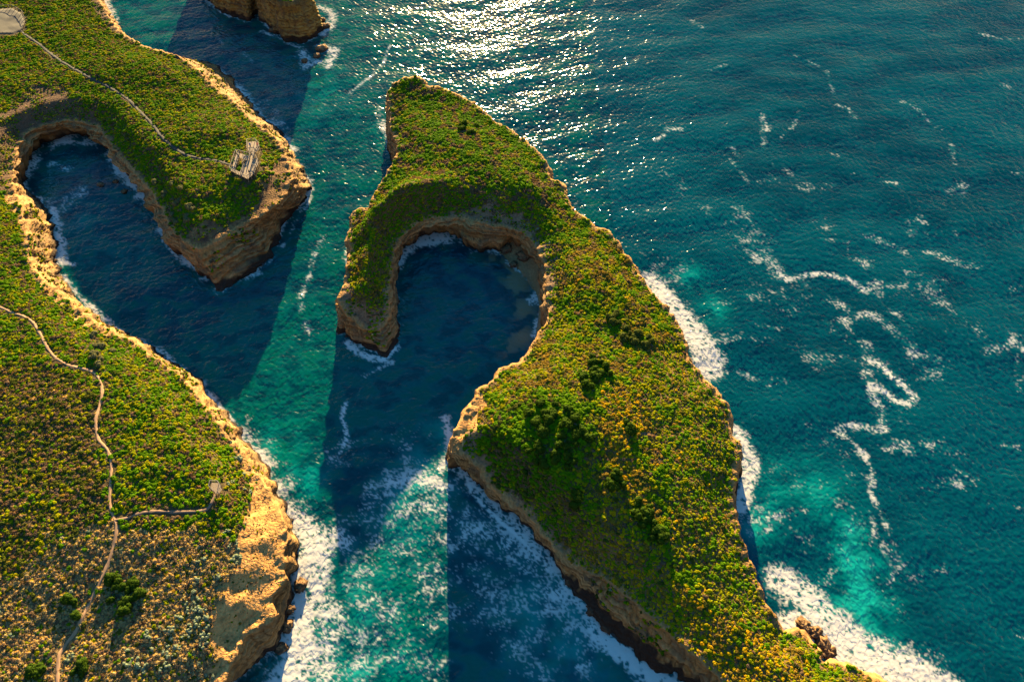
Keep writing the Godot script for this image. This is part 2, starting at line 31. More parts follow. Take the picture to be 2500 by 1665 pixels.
const FOAM := [
	[8.6,1.25,37.94,-137.48,42.28,-129.61,46.76,-120.64,49.24,-114.94,49.45,-109.44],
	[4.8,0.6,38.73,-139.1,45.92,-139.1],
	[3.67,0.66,46.38,-142.4,50.52,-145.75],
	[2.16,0.6,44.88,-108.09,50.09,-106.76],
	[3.76,1.15,52.79,-91.05,54.63,-85.79,55.22,-81.27,51.98,-74.77,49.93,-70.61],
	[3.34,1.3,52.9,-84.65,52.91,-79.07],
	[7.3,1.15,54.87,-55.17,59.37,-51.59,64.15,-46.41,68.12,-42.26,75.3,-38.25,82.23,-34.38],
	[6.23,1.5,56.18,-45.57,61.55,-43.08,65.97,-40.64,71.84,-37.86,77.57,-35.14],
	[8.41,1.2,-50.97,-70.1,-45.51,-66.08,-41.37,-60.74,-41.35,-55.17,-42.65,-49.84,-42.61,-44.74,-40.75,-39.04,-43.2,-34.38],
	[4.3,1.35,-43.33,-58.86,-42.96,-51.59,-42.76,-45.57,-42.28,-38.25],
	[7.5,0.96,-38.41,-50.71,-35.75,-44.74,-36.44,-38.25,-34.07,-33.62],
	[3.9,0.95,-64.47,-91.05,-58.93,-85.22,-53.27,-76.91,-49.64,-70.61],
	[4.83,0.66,-57.81,-84.65,-48.02,-74.77],
	[3.26,1,-10.75,-80.39,-8.46,-76.37,-4.5,-72.67,0.28,-68.57,5.37,-63.62],
	[0.95,1.1,-11.6,-81.83,-8.89,-74.77,-4.45,-69.59,2.13,-63.62,7.48,-57],
	[5.33,0.98,2.15,-65.58,7.54,-58.86,12.61,-51.59,17.46,-45.57,22.92,-39.84,29.04,-35.14],
	[3.81,1.3,16.55,-44.74,21.32,-40.64,26.75,-36.69,32.82,-32.87],
	[12.44,0.84,-7.24,-67.57,0.28,-61.7,7.38,-53.37,13.16,-45.57],
	[14.73,0.62,-8.68,-55.17,-1.47,-47.26,5.27,-39.04],
	[6.84,0.98,-26.97,-76.91,-21.22,-77.98,-15.23,-75.84],
	[7.61,0.86,-26.24,-69.59,-16.83,-70.61],
	[10.94,0.62,-27.6,-64.6,-19.79,-59.8,-15.45,-48.98],
	[11.26,0.67,-34.12,-57.93,-25.73,-47.26,-29.67,-37.47],
	[9.11,0.6,-23.5,-42.26,-16.32,-36.69],
	[4.36,0.74,-36.38,-67.57,-30.98,-69.59,-30.75,-75.84],
	[5.53,0.96,-37.82,-64.6,-34.77,-62.66],
	[2.59,1.02,-16.06,-94.06,-14.4,-88.1,-14.87,-83.51,-16.46,-80.17],
	[2.2,1.1,-42.42,-117.05,-39.57,-114.1,-36.02,-112.16,-32.66,-111.61,-29.9,-114.94],
	[1.51,0.72,-40.97,-108.09,-36.46,-106.76,-30.37,-110.79],
	[2.97,1.08,-4.61,-152.32,-0.25,-150.05,2.2,-145.75],
	[1.94,0.95,-1.47,-145.75,1.58,-142.73,4.59,-141.57],
	[4.02,1.05,3.41,-144.07,6.95,-139.1,7.44,-134.29,5.62,-131.15],
	[1.15,1,7.71,-130.38,7.61,-126.56],
	[1.58,1.05,6.41,-124.32,5.75,-119.2],
	[1.24,0.66,-28.63,-156.24,-26.95,-150.92],
	[1.26,0.72,-23.13,-158.97,-24.28,-157.15],
	[6.54,0.74,-139.36,-169.34,-134.39,-169.34,-132.6,-175.25],
	[3.25,1.08,-137.84,-167.4,-130.06,-152.67,-126.84,-145.75],
	[1.22,1.1,-127.45,-145.75,-123.47,-144.91],
	[1.86,1,-124.96,-140.74,-119.87,-135.08,-113.21,-129.61,-107.34,-124.32,-102.69,-120.64],
	[3.56,0.72,-145.75,-188.76,-140.82,-186.62],
	[1.75,1.02,-90.81,-114.94,-85.01,-110.11,-80.82,-106.76],
	[1.46,1.08,-77.96,-104.13,-73.93,-100.91,-69.39,-95.28,-65.29,-91.05],
	[3.07,0.6,-63.92,-94.06,-60.04,-90.45],
	[3.72,1.08,-164.01,-291.34,-154.61,-274.58],
	[3.79,0.98,-97.03,-231.95,-90.15,-221.53,-82.63,-210.4,-75.22,-202.15,-70.84,-195.34],
	[4.35,0.66,-86.68,-222.8,-76.34,-208],
	[1.06,0.96,-62.12,-179.31,-61.34,-172.27,-62.25,-168.37],
	[1,0.66,-63.39,-167.4,-65.78,-152.67,-69.87,-142.4],
	[5.37,1,-78,-252.98,-74.58,-244.32,-71.89,-247.17],
	[4.53,1,-71.13,-257.44,-65.81,-254.46,-66.68,-244.32],
	[4.04,1,-76.54,-286.19,-70.6,-281.15,-69.88,-272.97,-72.58,-266.63],
	[1.98,0.84,-96.16,-268.2,-88.59,-263.53,-79.27,-257.44],
	[1.63,0.54,-112.89,-265.07,-108.93,-258.95],
	[1.91,0.6,-100.23,-252.98,-94.95,-247.17],
	[3.44,1.1,-43.28,-210.4,-40.66,-203.3,-39.31,-199.85],
	[2.88,0.84,-45.56,-217.75,-42.77,-205.64],
	[1.09,0.9,-45.96,-258.04,-47.24,-247.17,-50.23,-238.74,-57.16,-226.67],
	[1.68,0.74,-55.11,-156.24,-56.18,-147.46,-56.6,-139.1,-57.27,-132.71],
	[1.83,0.79,-56.72,-129.61,-54.51,-123.57,-51.95,-118.48],
	[1.02,0.96,-40.17,-98.38,-40.61,-94.06,-38.61,-89.27,-39.77,-84.65],
	[2.06,0.72,18.71,-169.34,21.64,-163.61],
	[1.15,0.68,64.59,-170.94,68.13,-167.45,70.72,-162.15,70.7,-157.01],
	[5.85,0.48,65.04,-159.19,66.47,-153.43],
	[6.28,0.76,70.81,-156.29,71.18,-152.01],
	[5.73,0.8,68.49,-148.53,72.34,-145.8,74.72,-141.12],
	[1.74,0.92,73.9,-141.78,76.12,-138.82,80.91,-140.79,84.45,-141.45,88.62,-140.79,92.11,-139.48,94.85,-138.18],
	[2.57,0.88,94.85,-138.18,95.39,-135.92,96.77,-134.97],
	[2.58,0.56,98.15,-137.21,102.64,-137.85],
	[2.7,0.76,103.73,-155.93,107.49,-153.43,112.72,-149.57],
	[2.86,0.76,119.03,-149.22,123.22,-147.16,126.38,-145.12,130.87,-144.11],
	[3.45,0.68,110.63,-141.78,113.85,-138.5,115.34,-135.92],
	[6.38,0.72,114.11,-137.85,115.14,-134.02,114.72,-131.51],
	[2.05,0.6,115.19,-131.51,117.84,-126.01,120.16,-122.44,122.65,-119.53],
	[3.32,0.76,86.01,-132.76,89.21,-129.04,91.76,-126.61,95.73,-126.01,98.4,-124.21],
	[3.23,0.68,98.4,-124.21,99.3,-121.27,100.44,-117.81,102.64,-114.98],
	[3.29,0.72,101.91,-126.61,103.05,-123.03],
	[2.78,0.72,101.9,-112.76,105.43,-112.76,109.49,-110.57],
	[4.87,0.72,88.33,-124.21,87.92,-119.53,90.08,-116.11],
	[2.48,1,89.88,-111.66,92.94,-109.48,94.98,-106.28,96.97,-103.14,98.24,-100.57,96.3,-98.55,93.78,-98.55,91.36,-101.59,88.73,-104.18],
	[2.72,0.8,89.91,-105.22,87.91,-105.75,88.81,-107.34],
	[2.57,0.88,88.58,-103.66,88.19,-99.56,89.07,-95.57,87.87,-91.69,86.46,-89.79,83.35,-91.69,80.06,-91.69,76.93,-90.74],
	[2.56,0.8,76.93,-90.74,78.72,-88.38,80.89,-84.69],
	[2.82,0.84,121.31,-113.87,125.98,-115.54,129.69,-116.96,130.87,-114.98],
	[1.36,0.64,56.84,-107.87,59.56,-106.28,61.93,-105.22],
	[1.17,0.64,63.32,-103.66,65.17,-106.28,68.27,-104.7],
	[2.91,0.68,86.13,-86.07,89.24,-86.99,91.91,-86.53],
	[1.84,0.6,65.19,-123.03,69.49,-121.86],
	[2.04,0.6,83.29,-124.21,84.62,-120.69],
	[1.35,0.64,89.35,-154.85,93.68,-154.14,97.49,-153.43],
	[1.58,0.56,84.17,-112.48,88.02,-110.57],
	[1.26,0.64,53.62,-130.27,58.28,-130.27],
	[1.92,0.56,128.81,-112.76,124.74,-102.11],
	[1.54,0.88,78.22,-89.48,80.26,-86.69,81.47,-83.94,81.99,-80.37],
	[2.18,0.88,81.99,-80.37,80.56,-76.89],
	[1.1,0.62,75.98,-78.62,78.32,-79.93,80.03,-79.05],
	[1.31,0.75,79.53,-74.76,80.32,-71,80.96,-66.96,80.71,-64.98],
	[1.44,0.66,78.43,-69.78,77.85,-65.37,76.77,-63.03],
	[0.75,0.7,78.38,-62.26,79.16,-57.73,78.7,-55.17,75.51,-54.08],
	[1.24,0.7,100.46,-81.26,102.4,-79.05,103.69,-77.32],
	[1.41,0.79,114.57,-86.69,118,-86.23],
	[2.54,0.66,86.43,-85.77,89.95,-86.69,91.91,-85.31],
	[2.12,0.66,54.96,-68.16,58.62,-69.37,64.12,-70.19],
	[1.18,0.7,52.8,-64.98,55.66,-66.16],
	[1.25,0.53,67.1,-59.98,65.27,-54.44],
	[1.01,0.57,84.36,-59.22,85.67,-57.73,85.39,-55.89],
	[1.76,0.53,74.4,-59.98,75.1,-56.26,75.86,-54.08],
	[6.25,0.4,58.63,-79.93,62.17,-78.18,67.49,-76.03,72.97,-74.76],
	[6.52,0.4,71.83,-70.59,74.13,-65.37,72.38,-61.88],
	[4.89,0.4,75.77,-52.65,78.18,-49.14],
	[1.18,0.69,104.89,-251.24,109.63,-247.07,113.75,-240.97,112.83,-231.17,112.41,-225.5],
	[2.01,0.73,111.99,-219.98,114.71,-218.17,116.11,-213.72],
	[1.98,0.69,134.9,-222.72,138.76,-218.17,140.13,-212.84,142.5,-207.65],
	[1.73,0.69,85.28,-215.49,83.46,-206.8,81.72,-196.04],
	[2.6,0.86,85.05,-209.37,85.02,-206.8],
	[2.23,0.69,179,-266.45,184.81,-263.11,193.7,-263.11],
	[1.66,0.65,143.29,-198.47,140.78,-188.92],
	[1.63,0.69,83.03,-188.15,86.96,-185.84,88.52,-182.06,89.88,-177.63],
	[2.6,0.82,51.76,-206.8,56.44,-206.8],
	[1.5,0.82,46.9,-200.93,50.29,-203.43],
	[2.75,0.65,173.89,-232.13,176.4,-230.22],
	[1.88,0.77,71.75,-196.85,73.02,-192.84],
	[1.74,0.56,88.24,-202.59,93.54,-207.65,98.46,-217.28],
	[1.66,0.6,71.03,-241.98,77.79,-245.02],
	[1.21,0.6,69.72,-191.27,73.12,-180.57],
	[1.61,0.86,116.59,-179.83,118.89,-179.46],
	[2.52,0.69,70.44,-275.63,73.97,-270.99],
	[1.25,0.6,103.03,-194.43,105.9,-192.05],
]
const PLUMES := [[72.32,-55.17,6.27,1,0],[71.02,-61.7,5.05,0.8,0],[73.69,-64.6,3.72,0.6,0],[71.38,-48.98,5.67,0.9,0],[71.52,-42.26,4.24,0.7,0],[63.09,-48.98,5.24,0.5,0],[53.6,-68.57,5.19,0.6,0],[51.68,-66.08,3.74,0.5,0],[49.64,-139.92,4.57,0.9,0],[53.67,-128.08,4.64,0.7,0],[-21.13,-76.91,6.82,0.6,0],[-22.45,-69.59,7.58,0.45,0],[-25.16,-58.86,7.27,0.25,0],[-25.69,-39.04,7.53,0.45,0],[-37.05,-53.37,6.22,0.45,0],[-54.47,-88.1,6.09,0.45,0],[62.62,-76.91,8.76,0.4,0],[69.3,-72.67,8.63,0.35,0],[-46.64,-77.98,5.87,0.6,0],[-30.07,-47.26,9.53,0.25,0],[-66.05,-225.38,16.63,0.25,0],[-39.89,-205.64,8.64,0.3,0],[-32.77,-35.91,8.25,0.5,0],[4.63,-48.98,10.47,0.4,0],[12.98,-42.26,9.33,0.5,0],[-16.06,-90.45,5.11,0.45,0],[-17.81,-85.79,6.04,0.4,0],[-127.72,-161.74,8.97,0.25,0],[1.55,-137.48,4.77,1,1],[3.25,-128.08,4.17,1,1],[3.16,-119.2,3.61,0.9,1],[-0.78,-114.94,3.78,0.35,1],[0.97,-144.07,4.87,0.8,1],[-5.77,-147.12,2.95,0.5,1]]
const SHRUBS := [
	[-13.5,-190,3.4,7,0, "island's northern slope", "clump on the island's northern slope"],
	[6,-86.8,2.9,8,0, "island's big western thicket", "topmost clump on the island's big western thicket"],
	[10.7,-85.7,3.2,9,0, "island's big western thicket", "second clump on the island's big western thicket"],
	[7.9,-81.3,3.4,10,0, "island's big western thicket", "third clump on the island's big western thicket"],
	[14.2,-80.8,2.6,7,0, "island's big western thicket", "fourth clump on the island's big western thicket"],
	[4.8,-76,2.4,6,0, "island's big western thicket", "sixth clump on the island's big western thicket"],
	[11.2,-76.6,2.7,8,0, "island's big western thicket", "fifth clump on the island's big western thicket"],
	[17.1,-96.4,2.4,6,0, "thicket below the island's cove", "third clump on the thicket below the island's cove"],
	[20.7,-98.5,2.2,6,0, "thicket below the island's cove", "second clump on the thicket below the island's cove"],
	[19.6,-101.3,1.4,4,0, "thicket below the island's cove", "topmost clump on the thicket below the island's cove"],
	[24.9,-115.2,2.1,5,1, "island's middle ridge", "topmost clump on the island's middle ridge"],
	[30.2,-107.4,3.5,9,1, "island's middle ridge", "third clump on the island's middle ridge"],
	[27.4,-110.7,2.1,5,1, "island's middle ridge", "second clump on the island's middle ridge"],
	[25,-83.8,1.7,4,0, "scrub beside the bare earth", "clump on the scrub beside the bare earth"],
	[21.5,-71.1,1.8,5,0, "island's yellow west slope", "topmost clump on the island's yellow west slope"],
	[13.6,-67.2,1.2,4,0, "island's yellow west slope", "second clump on the island's yellow west slope"],
	[26.6,-64.7,2.3,7,0, "island's southern thicket", "topmost clump on the island's southern thicket"],
	[28.3,-60.6,2.2,7,0, "island's southern thicket", "third clump on the island's southern thicket"],
	[26.2,-62.2,1.6,4,0, "island's southern thicket", "second clump on the island's southern thicket"],
	[-104.4,-170.2,1.8,3,2, "headland above the narrow cove", "topmost clump on the headland above the narrow cove"],
	[-99.5,-165.5,2,4,2, "headland above the narrow cove", "second clump on the headland above the narrow cove"],
	[-94.8,-161.3,2,4,2, "headland above the narrow cove", "third clump on the headland above the narrow cove"],
	[-93.8,-154.1,1.9,4,2, "headland above the narrow cove", "fifth clump on the headland above the narrow cove"],
	[-90.1,-156.6,1.7,3,2, "headland above the narrow cove", "fourth clump on the headland above the narrow cove"],
	[-90.1,-151.8,1.4,3,2, "headland above the narrow cove", "sixth clump on the headland above the narrow cove"],
	[-101.8,-111,1.1,2,2, "scrub between path and inlet", "topmost clump on the scrub between path and inlet"],
	[-98.3,-107.9,1.2,3,2, "scrub between path and inlet", "second clump on the scrub between path and inlet"],
	[-98.7,-103.9,1.2,3,2, "scrub between path and inlet", "fourth clump on the scrub between path and inlet"],
	[-95.9,-102.4,1,2,2, "scrub between path and inlet", "fifth clump on the scrub between path and inlet"],
	[-95.1,-105.7,1,2,2, "scrub between path and inlet", "third clump on the scrub between path and inlet"],
	[-72.3,-49.6,1.3,4,0, "straw right of the footpath", "second clump on the straw right of the footpath"],
	[-74.2,-48,1.5,4,0, "straw right of the footpath", "third clump on the straw right of the footpath"],
	[-70.4,-47.5,1.1,3,0, "straw right of the footpath", "fourth clump on the straw right of the footpath"],
	[-71.5,-45.5,1.3,4,0, "straw right of the footpath", "fifth clump on the straw right of the footpath"],
	[-76,-50.2,1.2,3,0, "straw right of the footpath", "topmost clump on the straw right of the footpath"],
	[-82.6,-47.3,1,3,0, "straw left of the footpath", "topmost clump on the straw left of the footpath"],
	[-80.6,-44.1,1.1,3,0, "straw left of the footpath", "second clump on the straw left of the footpath"],
	[-84.2,-34.6,1.5,4,0, "straw left of the footpath", "third clump on the straw left of the footpath"],
	[-76.8,-34.6,1.2,3,0, "straw left of the footpath", "fourth clump on the straw left of the footpath"],
	[-59.5,-47,1.6,7,3, "straw beside the orange dune", "topmost clump on the straw beside the orange dune"],
	[-57.2,-44.4,2,9,3, "straw beside the orange dune", "third clump on the straw beside the orange dune"],
	[-60.1,-44.8,1.3,5,3, "straw beside the orange dune", "second clump on the straw beside the orange dune"],
	[-62,-42.8,1.1,4,3, "straw beside the orange dune", "fourth clump on the straw beside the orange dune"],
	[-62.8,-41.1,1.1,4,3, "straw beside the orange dune", "seventh clump on the straw beside the orange dune"],
	[-58.5,-41.7,1.6,7,3, "straw beside the orange dune", "fifth clump on the straw beside the orange dune"],
	[-66.3,-40.9,1.1,3,3, "straw beside the orange dune", "ninth clump on the straw beside the orange dune"],
	[-64.4,-41.1,1,3,3, "straw beside the orange dune", "eighth clump on the straw beside the orange dune"],
	[-56.1,-41.7,1.1,5,3, "straw beside the orange dune", "sixth clump on the straw beside the orange dune"],
	[-56.4,-39.7,1.3,5,3, "straw beside the orange dune", "tenth clump on the straw beside the orange dune"],
	[-68.1,-36.3,1.3,5,3, "lowest straw slope", "fourth clump on the lowest straw slope"],
	[-65.7,-34.9,1.2,5,3, "lowest straw slope", "sixth clump on the lowest straw slope"],
	[-62.1,-36,1.3,4,3, "lowest straw slope", "fifth clump on the lowest straw slope"],
	[-61.5,-38.2,1.1,4,3, "lowest straw slope", "second clump on the lowest straw slope"],
	[-60.4,-39.7,1,3,3, "lowest straw slope", "topmost clump on the lowest straw slope"],
	[-79.2,-36.7,0.9,3,3, "lowest straw slope", "third clump on the lowest straw slope"],
	[-54.5,-58,1.2,5,3, "dune's upper edge", "second clump on the dune's upper edge"],
	[-53.4,-56,1.2,5,3, "dune's upper edge", "third clump on the dune's upper edge"],
	[-54.1,-54.2,0.7,2,3, "dune's upper edge", "fifth clump on the dune's upper edge"],
	[-56,-51.6,0.5,2,3, "dune's upper edge", "sixth clump on the dune's upper edge"],
	[-56.5,-60,0.9,3,3, "dune's upper edge", "topmost clump on the dune's upper edge"],
	[-59.9,-54.6,1.2,3,3, "dune's upper edge", "fourth clump on the dune's upper edge"],
	[-59.9,-50.3,0.8,2,3, "dune's upper edge", "seventh clump on the dune's upper edge"],
	[-61.4,-83.1,0.8,2,3, "cliff edge beside the lookout", "topmost clump on the cliff edge beside the lookout"],
	[-59.2,-78.8,0.9,4,3, "cliff edge beside the lookout", "second clump on the cliff edge beside the lookout"],
	[-57.1,-74.6,0.9,4,3, "cliff edge beside the lookout", "third clump on the cliff edge beside the lookout"],
	[-55.3,-70.5,0.9,4,3, "cliff edge beside the lookout", "fifth clump on the cliff edge beside the lookout"],
	[-58.3,-71.5,0.9,3,3, "cliff edge beside the lookout", "fourth clump on the cliff edge beside the lookout"],
]
const DECK_HEX := [-78.89,-182.47,-76.76,-182.96,-75.05,-180.85,-74.76,-179.24,-75.38,-177.65,-77.93,-178.29]
const DECK_WALK := [-76.82,-178.29,-75.74,-178.05,-75.29,-173.27,-76.38,-173.74]
const DECK_LOBE := [-75.62,-174.83,-74.7,-174.9,-73.64,-172.97,-73.63,-171.28,-74.26,-170.52,-75.04,-170.97]
const DECK_MAIN := [-76.38,-173.74,-75.29,-173.27,-75.04,-170.97,-73.83,-170.36,-73.89,-168.1,-75.14,-165.57,-77.41,-167.05,-77.21,-170.97]
const DECK_LEFT := [-81.28,-177.81,-80.12,-177.34,-79.84,-169.15,-81.12,-169.61]
const DECK_TOP := [-81.28,-177.81,-76.88,-176.23,-76.43,-173.74,-79.8,-175.45]
const DECK_RIGHT := [-77.23,-174.2,-76.38,-173.74,-77.21,-170.97,-77.41,-167.05,-78.32,-167.65,-77.9,-171.43]
const DECK_BOTTOM := [-80.18,-170.21,-81.12,-169.61,-78.09,-167.5,-77.75,-168.55]
const DECK_SMALL := [-61.75,-70.56,-60.16,-70.42,-59.16,-69.08,-59.65,-68.03,-60.37,-68.1,-61.69,-69.29]
const PEOPLE := [-75.31,-179.96,-74.88,-167.5,-77.5,-180.04]
const ROCKS := [[-70.8,-255.35,1.9],[-71.97,-250.64,1.2],[-91.66,-268.2,1.2],[-75.86,-247.17,1],[-71.99,-271.37,1.4],[-73.76,-276.21,1],[-1.49,-150.05,1.44],[3.44,-147.12,1.8],[0.37,-144.07,0.96],[-46.42,-53.55,0.96],[-43.35,-53.82,1.2],[-44.77,-48.98,0.96],[-44.48,-45.57,1.08],[-44.98,-41.45,0.96],[60.91,-42.26,1.32],[61.33,-40.64,1.2],[57.9,-45.57,1.44],[59.74,-44.32,1.2],[13.99,-52.48,1.2],[16.41,-48.98,1.32],[18.76,-45.57,1.2],[11.88,-54.72,0.96],[-126.99,-178.28,0.96],[-118.63,-175.25,0.84],[-122.77,-179.72,0.72],[-48.15,-60.27,0.72],[51.82,-86.94,0.96],[11.06,-56.27,0.84]]
const PLAZA := [-196.56,-260.72,-189.42,-266.34,-185.4,-266.34,-180.15,-262.58,-176.26,-256.14,-174.96,-249.88,-176.66,-247.26,-181.16,-246.97,-189.88,-245.81]
const BEACH := [-8.37,-152.68,-3.96,-149.53,-0.24,-144.4,3.97,-139.43,6.48,-133.02,7.02,-125.35,5.73,-118.04,3.66,-113.53,-9.07,-157.11,-3.39,-156.2,2.88,-154.41,7.12,-148.28,9.42,-138.27,9.84,-128.83,9.66,-122.83,6.41,-114.25]

var rng := RandomNumberGenerator.new()
var noise_a := FastNoiseLite.new()
var noise_b := FastNoiseLite.new()
var noise_c := FastNoiseLite.new()
var lands: Array = []
var taken := {}

func _ready() -> void:
	rng.seed = 4711
	_camera_and_light()
	_noises()
	var t0 := Time.get_ticks_msec()
	lands.append(_land("headland", MAINLAND, 0, 10.1))
	lands.append(_land("island", ISLAND, 1, 10.3))
	lands.append(_land("rock_stack", STACK, 2, 14.0))

	_sea()

	_beach()
	_paths()
	_lookouts()
	_people()
	_rocks()
	_shrubs()
	_heath()


# ------------------------------------------------------------ camera, sky, sun
func _camera_and_light() -> void:
	var cam := Camera3D.new()
	cam.name = "camera"
	cam.position = Vector3(0, 150, 0)
	cam.rotation_degrees = Vector3(-52, 0, 0)
	cam.fov = 49.5
	cam.near = 1.0
	cam.far = 9000.0
	add_child(cam)
	var e := Environment.new()
	e.background_mode = Environment.BG_SKY
	var sm := ProceduralSkyMaterial.new()
	sm.sky_top_color = Color(0.08, 0.40, 0.60)
	sm.sky_horizon_color = Color(0.78, 0.66, 0.45)
	sm.sky_curve = 0.2
	sm.ground_bottom_color = Color(0.05, 0.16, 0.22)
	sm.ground_horizon_color = Color(0.5, 0.45, 0.38)
	sm.sun_angle_max = 12.0
	sm.sun_curve = 0.1
	var sk := Sky.new()
	sk.sky_material = sm
	e.sky = sk
	e.background_energy_multiplier = 0.31
	e.tonemap_mode = Environment.TONE_MAPPER_LINEAR
	e.tonemap_exposure = 7.4
	e.sdfgi_enabled = true
	e.ssao_enabled = true
	e.ssil_enabled = true
	var we := WorldEnvironment.new()
	we.name = "world_environment"
	we.environment = e
	add_child(we)
	var sun := DirectionalLight3D.new()
	sun.name = "sun"
	sun.light_energy = 1.6
	sun.light_color = Color(1.0, 0.87, 0.62)
	sun.light_angular_distance = 0.5
	sun.shadow_enabled = true
	sun.rotation_degrees = Vector3(-10.4, 181.9, 0)
	add_child(sun)

func _noises() -> void:
	for n in [noise_a, noise_b, noise_c]:
		n.noise_type = FastNoiseLite.TYPE_SIMPLEX
		n.frequency = 1.0
		n.fractal_type = FastNoiseLite.FRACTAL_NONE
	noise_a.seed = 3
	noise_b.seed = 17
	noise_b.fractal_type = FastNoiseLite.FRACTAL_FBM
	noise_b.fractal_octaves = 3
	noise_c.seed = 91

# ------------------------------------------------------------ naming and tags
func numbered(called: String) -> String:
	if not taken.has(called):
		taken[called] = 0
		return called
	taken[called] += 1
	return "%s_%03d" % [called, taken[called]]

func structure(o: Node3D, called: String) -> void:
	o.name = numbered(called)
	o.set_meta("kind", "structure")
	add_child(o)

func tag(o: Node3D, label: String, category: String, group := "", kind := "") -> void:
	o.set_meta("label", label)
	o.set_meta("category", category)
	if group:
		o.set_meta("group", group)
	if kind:
		o.set_meta("kind", kind)

func part(called: String, mesh: Mesh, mat: Material, parent: Node) -> MeshInstance3D:
	var o := MeshInstance3D.new()
	o.name = called
	o.mesh = mesh
	if mat:
		o.material_override = mat
	parent.add_child(o, true)
	return o

func lin(r: float, g: float, b: float) -> Color:
	return Color(r, g, b).linear_to_srgb()

func mesh_of(v: PackedVector3Array, c: PackedColorArray, idx: PackedInt32Array, smooth := true) -> ArrayMesh:
	var a := []
	a.resize(Mesh.ARRAY_MAX)
	a[Mesh.ARRAY_VERTEX] = v
	if c.size() > 0:
		a[Mesh.ARRAY_COLOR] = c
	a[Mesh.ARRAY_INDEX] = idx
	var st := SurfaceTool.new()
	st.create_from_arrays(a)
	if not smooth:
		st.deindex()
	st.generate_normals()
	return st.commit()

# ------------------------------------------------------------ land
class Land:
	var kind := 0
	var x0 := 0.0
	var z0 := 0.0
	var nx := 0
	var nz := 0
	var y := PackedFloat32Array()
	var sd := PackedFloat32Array()
	var zone := PackedInt32Array()
	var clear := PackedByteArray()
	var shore := PackedVector3Array()
	var drape := PackedVector3Array()
	func at(a: PackedFloat32Array, x: float, z: float) -> float:
		var fx := clampf(x - x0, 0.0, nx - 1.001)
		var fz := clampf(z - z0, 0.0, nz - 1.001)
		var i := int(fx)
		var j := int(fz)
		fx -= i
		fz -= j
		var k := j * nx + i
		return lerpf(lerpf(a[k], a[k + 1], fx), lerpf(a[k + nx], a[k + nx + 1], fx), fz)
	func height(x: float, z: float) -> float:
		return at(y, x, z)
	func cell(x: float, z: float) -> int:
		var i := int(x - x0 + 0.5)
		var j := int(z - z0 + 0.5)
		if i < 0 or j < 0 or i >= nx or j >= nz:
			return -1
		return j * nx + i

const ZONE_NAMES := ["scrub", "sand", "dusty", "ochre", "straw", "heath", "rocky", "earth", "golden", "low", "dark"]

func _catmull(a: Vector3, b: Vector3, c: Vector3, d: Vector3, t: float) -> Vector3:
	return b.cubic_interpolate(c, a, d, t)

func _crossings(loop: PackedVector3Array, z: float) -> PackedFloat32Array:
	var out := PackedFloat32Array()
	var n := loop.size()
	var b := loop[n - 1]
	for i in n:
		var a := loop[i]
		if (a.z > z) != (b.z > z):
			out.append(a.x + (z - a.z) / (b.z - a.z) * (b.x - a.x))
		b = a
	out.sort()
	return out

func _land(called: String, st: Array, kind: int, plateau: float) -> Land:
	var n := st.size() / 7
	var T: Array[Vector3] = []
	var V: Array[Vector3] = []
	var U: Array[float] = []
	for i in n:
		T.append(Vector3(st[i * 7], st[i * 7 + 2], st[i * 7 + 1]))
		V.append(Vector3(st[i * 7 + 3], st[i * 7 + 5], st[i * 7 + 4]))
		U.append(st[i * 7 + 6])
	for i in n:
		if U[i] < 0.0:
			var d := T[(i + 1) % n] - T[(i + n - 1) % n]
			var o := Vector3(d.z, 0, -d.x).normalized()
			V[i] = T[i] + o * 1.2
			V[i].y = 0.0
			U[i] = 0.0
	# dense rings of the cliff's lip and of its foot
	var dt := PackedVector3Array()
	var dv := PackedVector3Array()
	var du := PackedFloat32Array()
	for i in n:
		var i0 := (i + n - 1) % n
		var i2 := (i + 1) % n
		var i3 := (i + 2) % n
		var m := clampi(int(ceil(T[i].distance_to(T[i2]) / 0.55)), 2, 60)
		for k in m:
			var t := float(k) / m
			dt.append(_catmull(T[i0], T[i], T[i2], T[i3], t))
			dv.append(_catmull(V[i0], V[i], V[i2], V[i3], t))
			du.append(lerpf(U[i], U[i2], t))
	var N := dt.size()
	var nrm := PackedVector3Array()
	nrm.resize(N)
	for i in N:
		var d := dt[(i + 5) % N] - dt[(i + N - 5) % N] + dv[(i + 5) % N] - dv[(i + N - 5) % N]
		nrm[i] = Vector3(d.z, 0, -d.x).normalized()
	for i in N:
		var p := dt[i]
		var j := noise_a.get_noise_2d(p.x * 0.22, p.z * 0.22) * 0.4 + noise_c.get_noise_2d(p.x * 0.8, p.z * 0.8) * 0.16
		dt[i] = p + nrm[i] * j + Vector3(0, noise_a.get_noise_2d(p.x * 0.5 + 40, p.z * 0.5) * 0.3, 0)
		var q := dv[i]
		dv[i] = q + nrm[i] * (noise_a.get_noise_2d(q.x * 0.18 + 90, q.z * 0.18) * 0.5 + noise_c.get_noise_2d(q.x * 0.7, q.z * 0.7) * 0.2)
	var L := Land.new()
	L.kind = kind
	L.shore = dv
	_land_grid(L, dt, kind, plateau)
	_land_mesh(L, called, dt, dv, du, nrm)
	return L

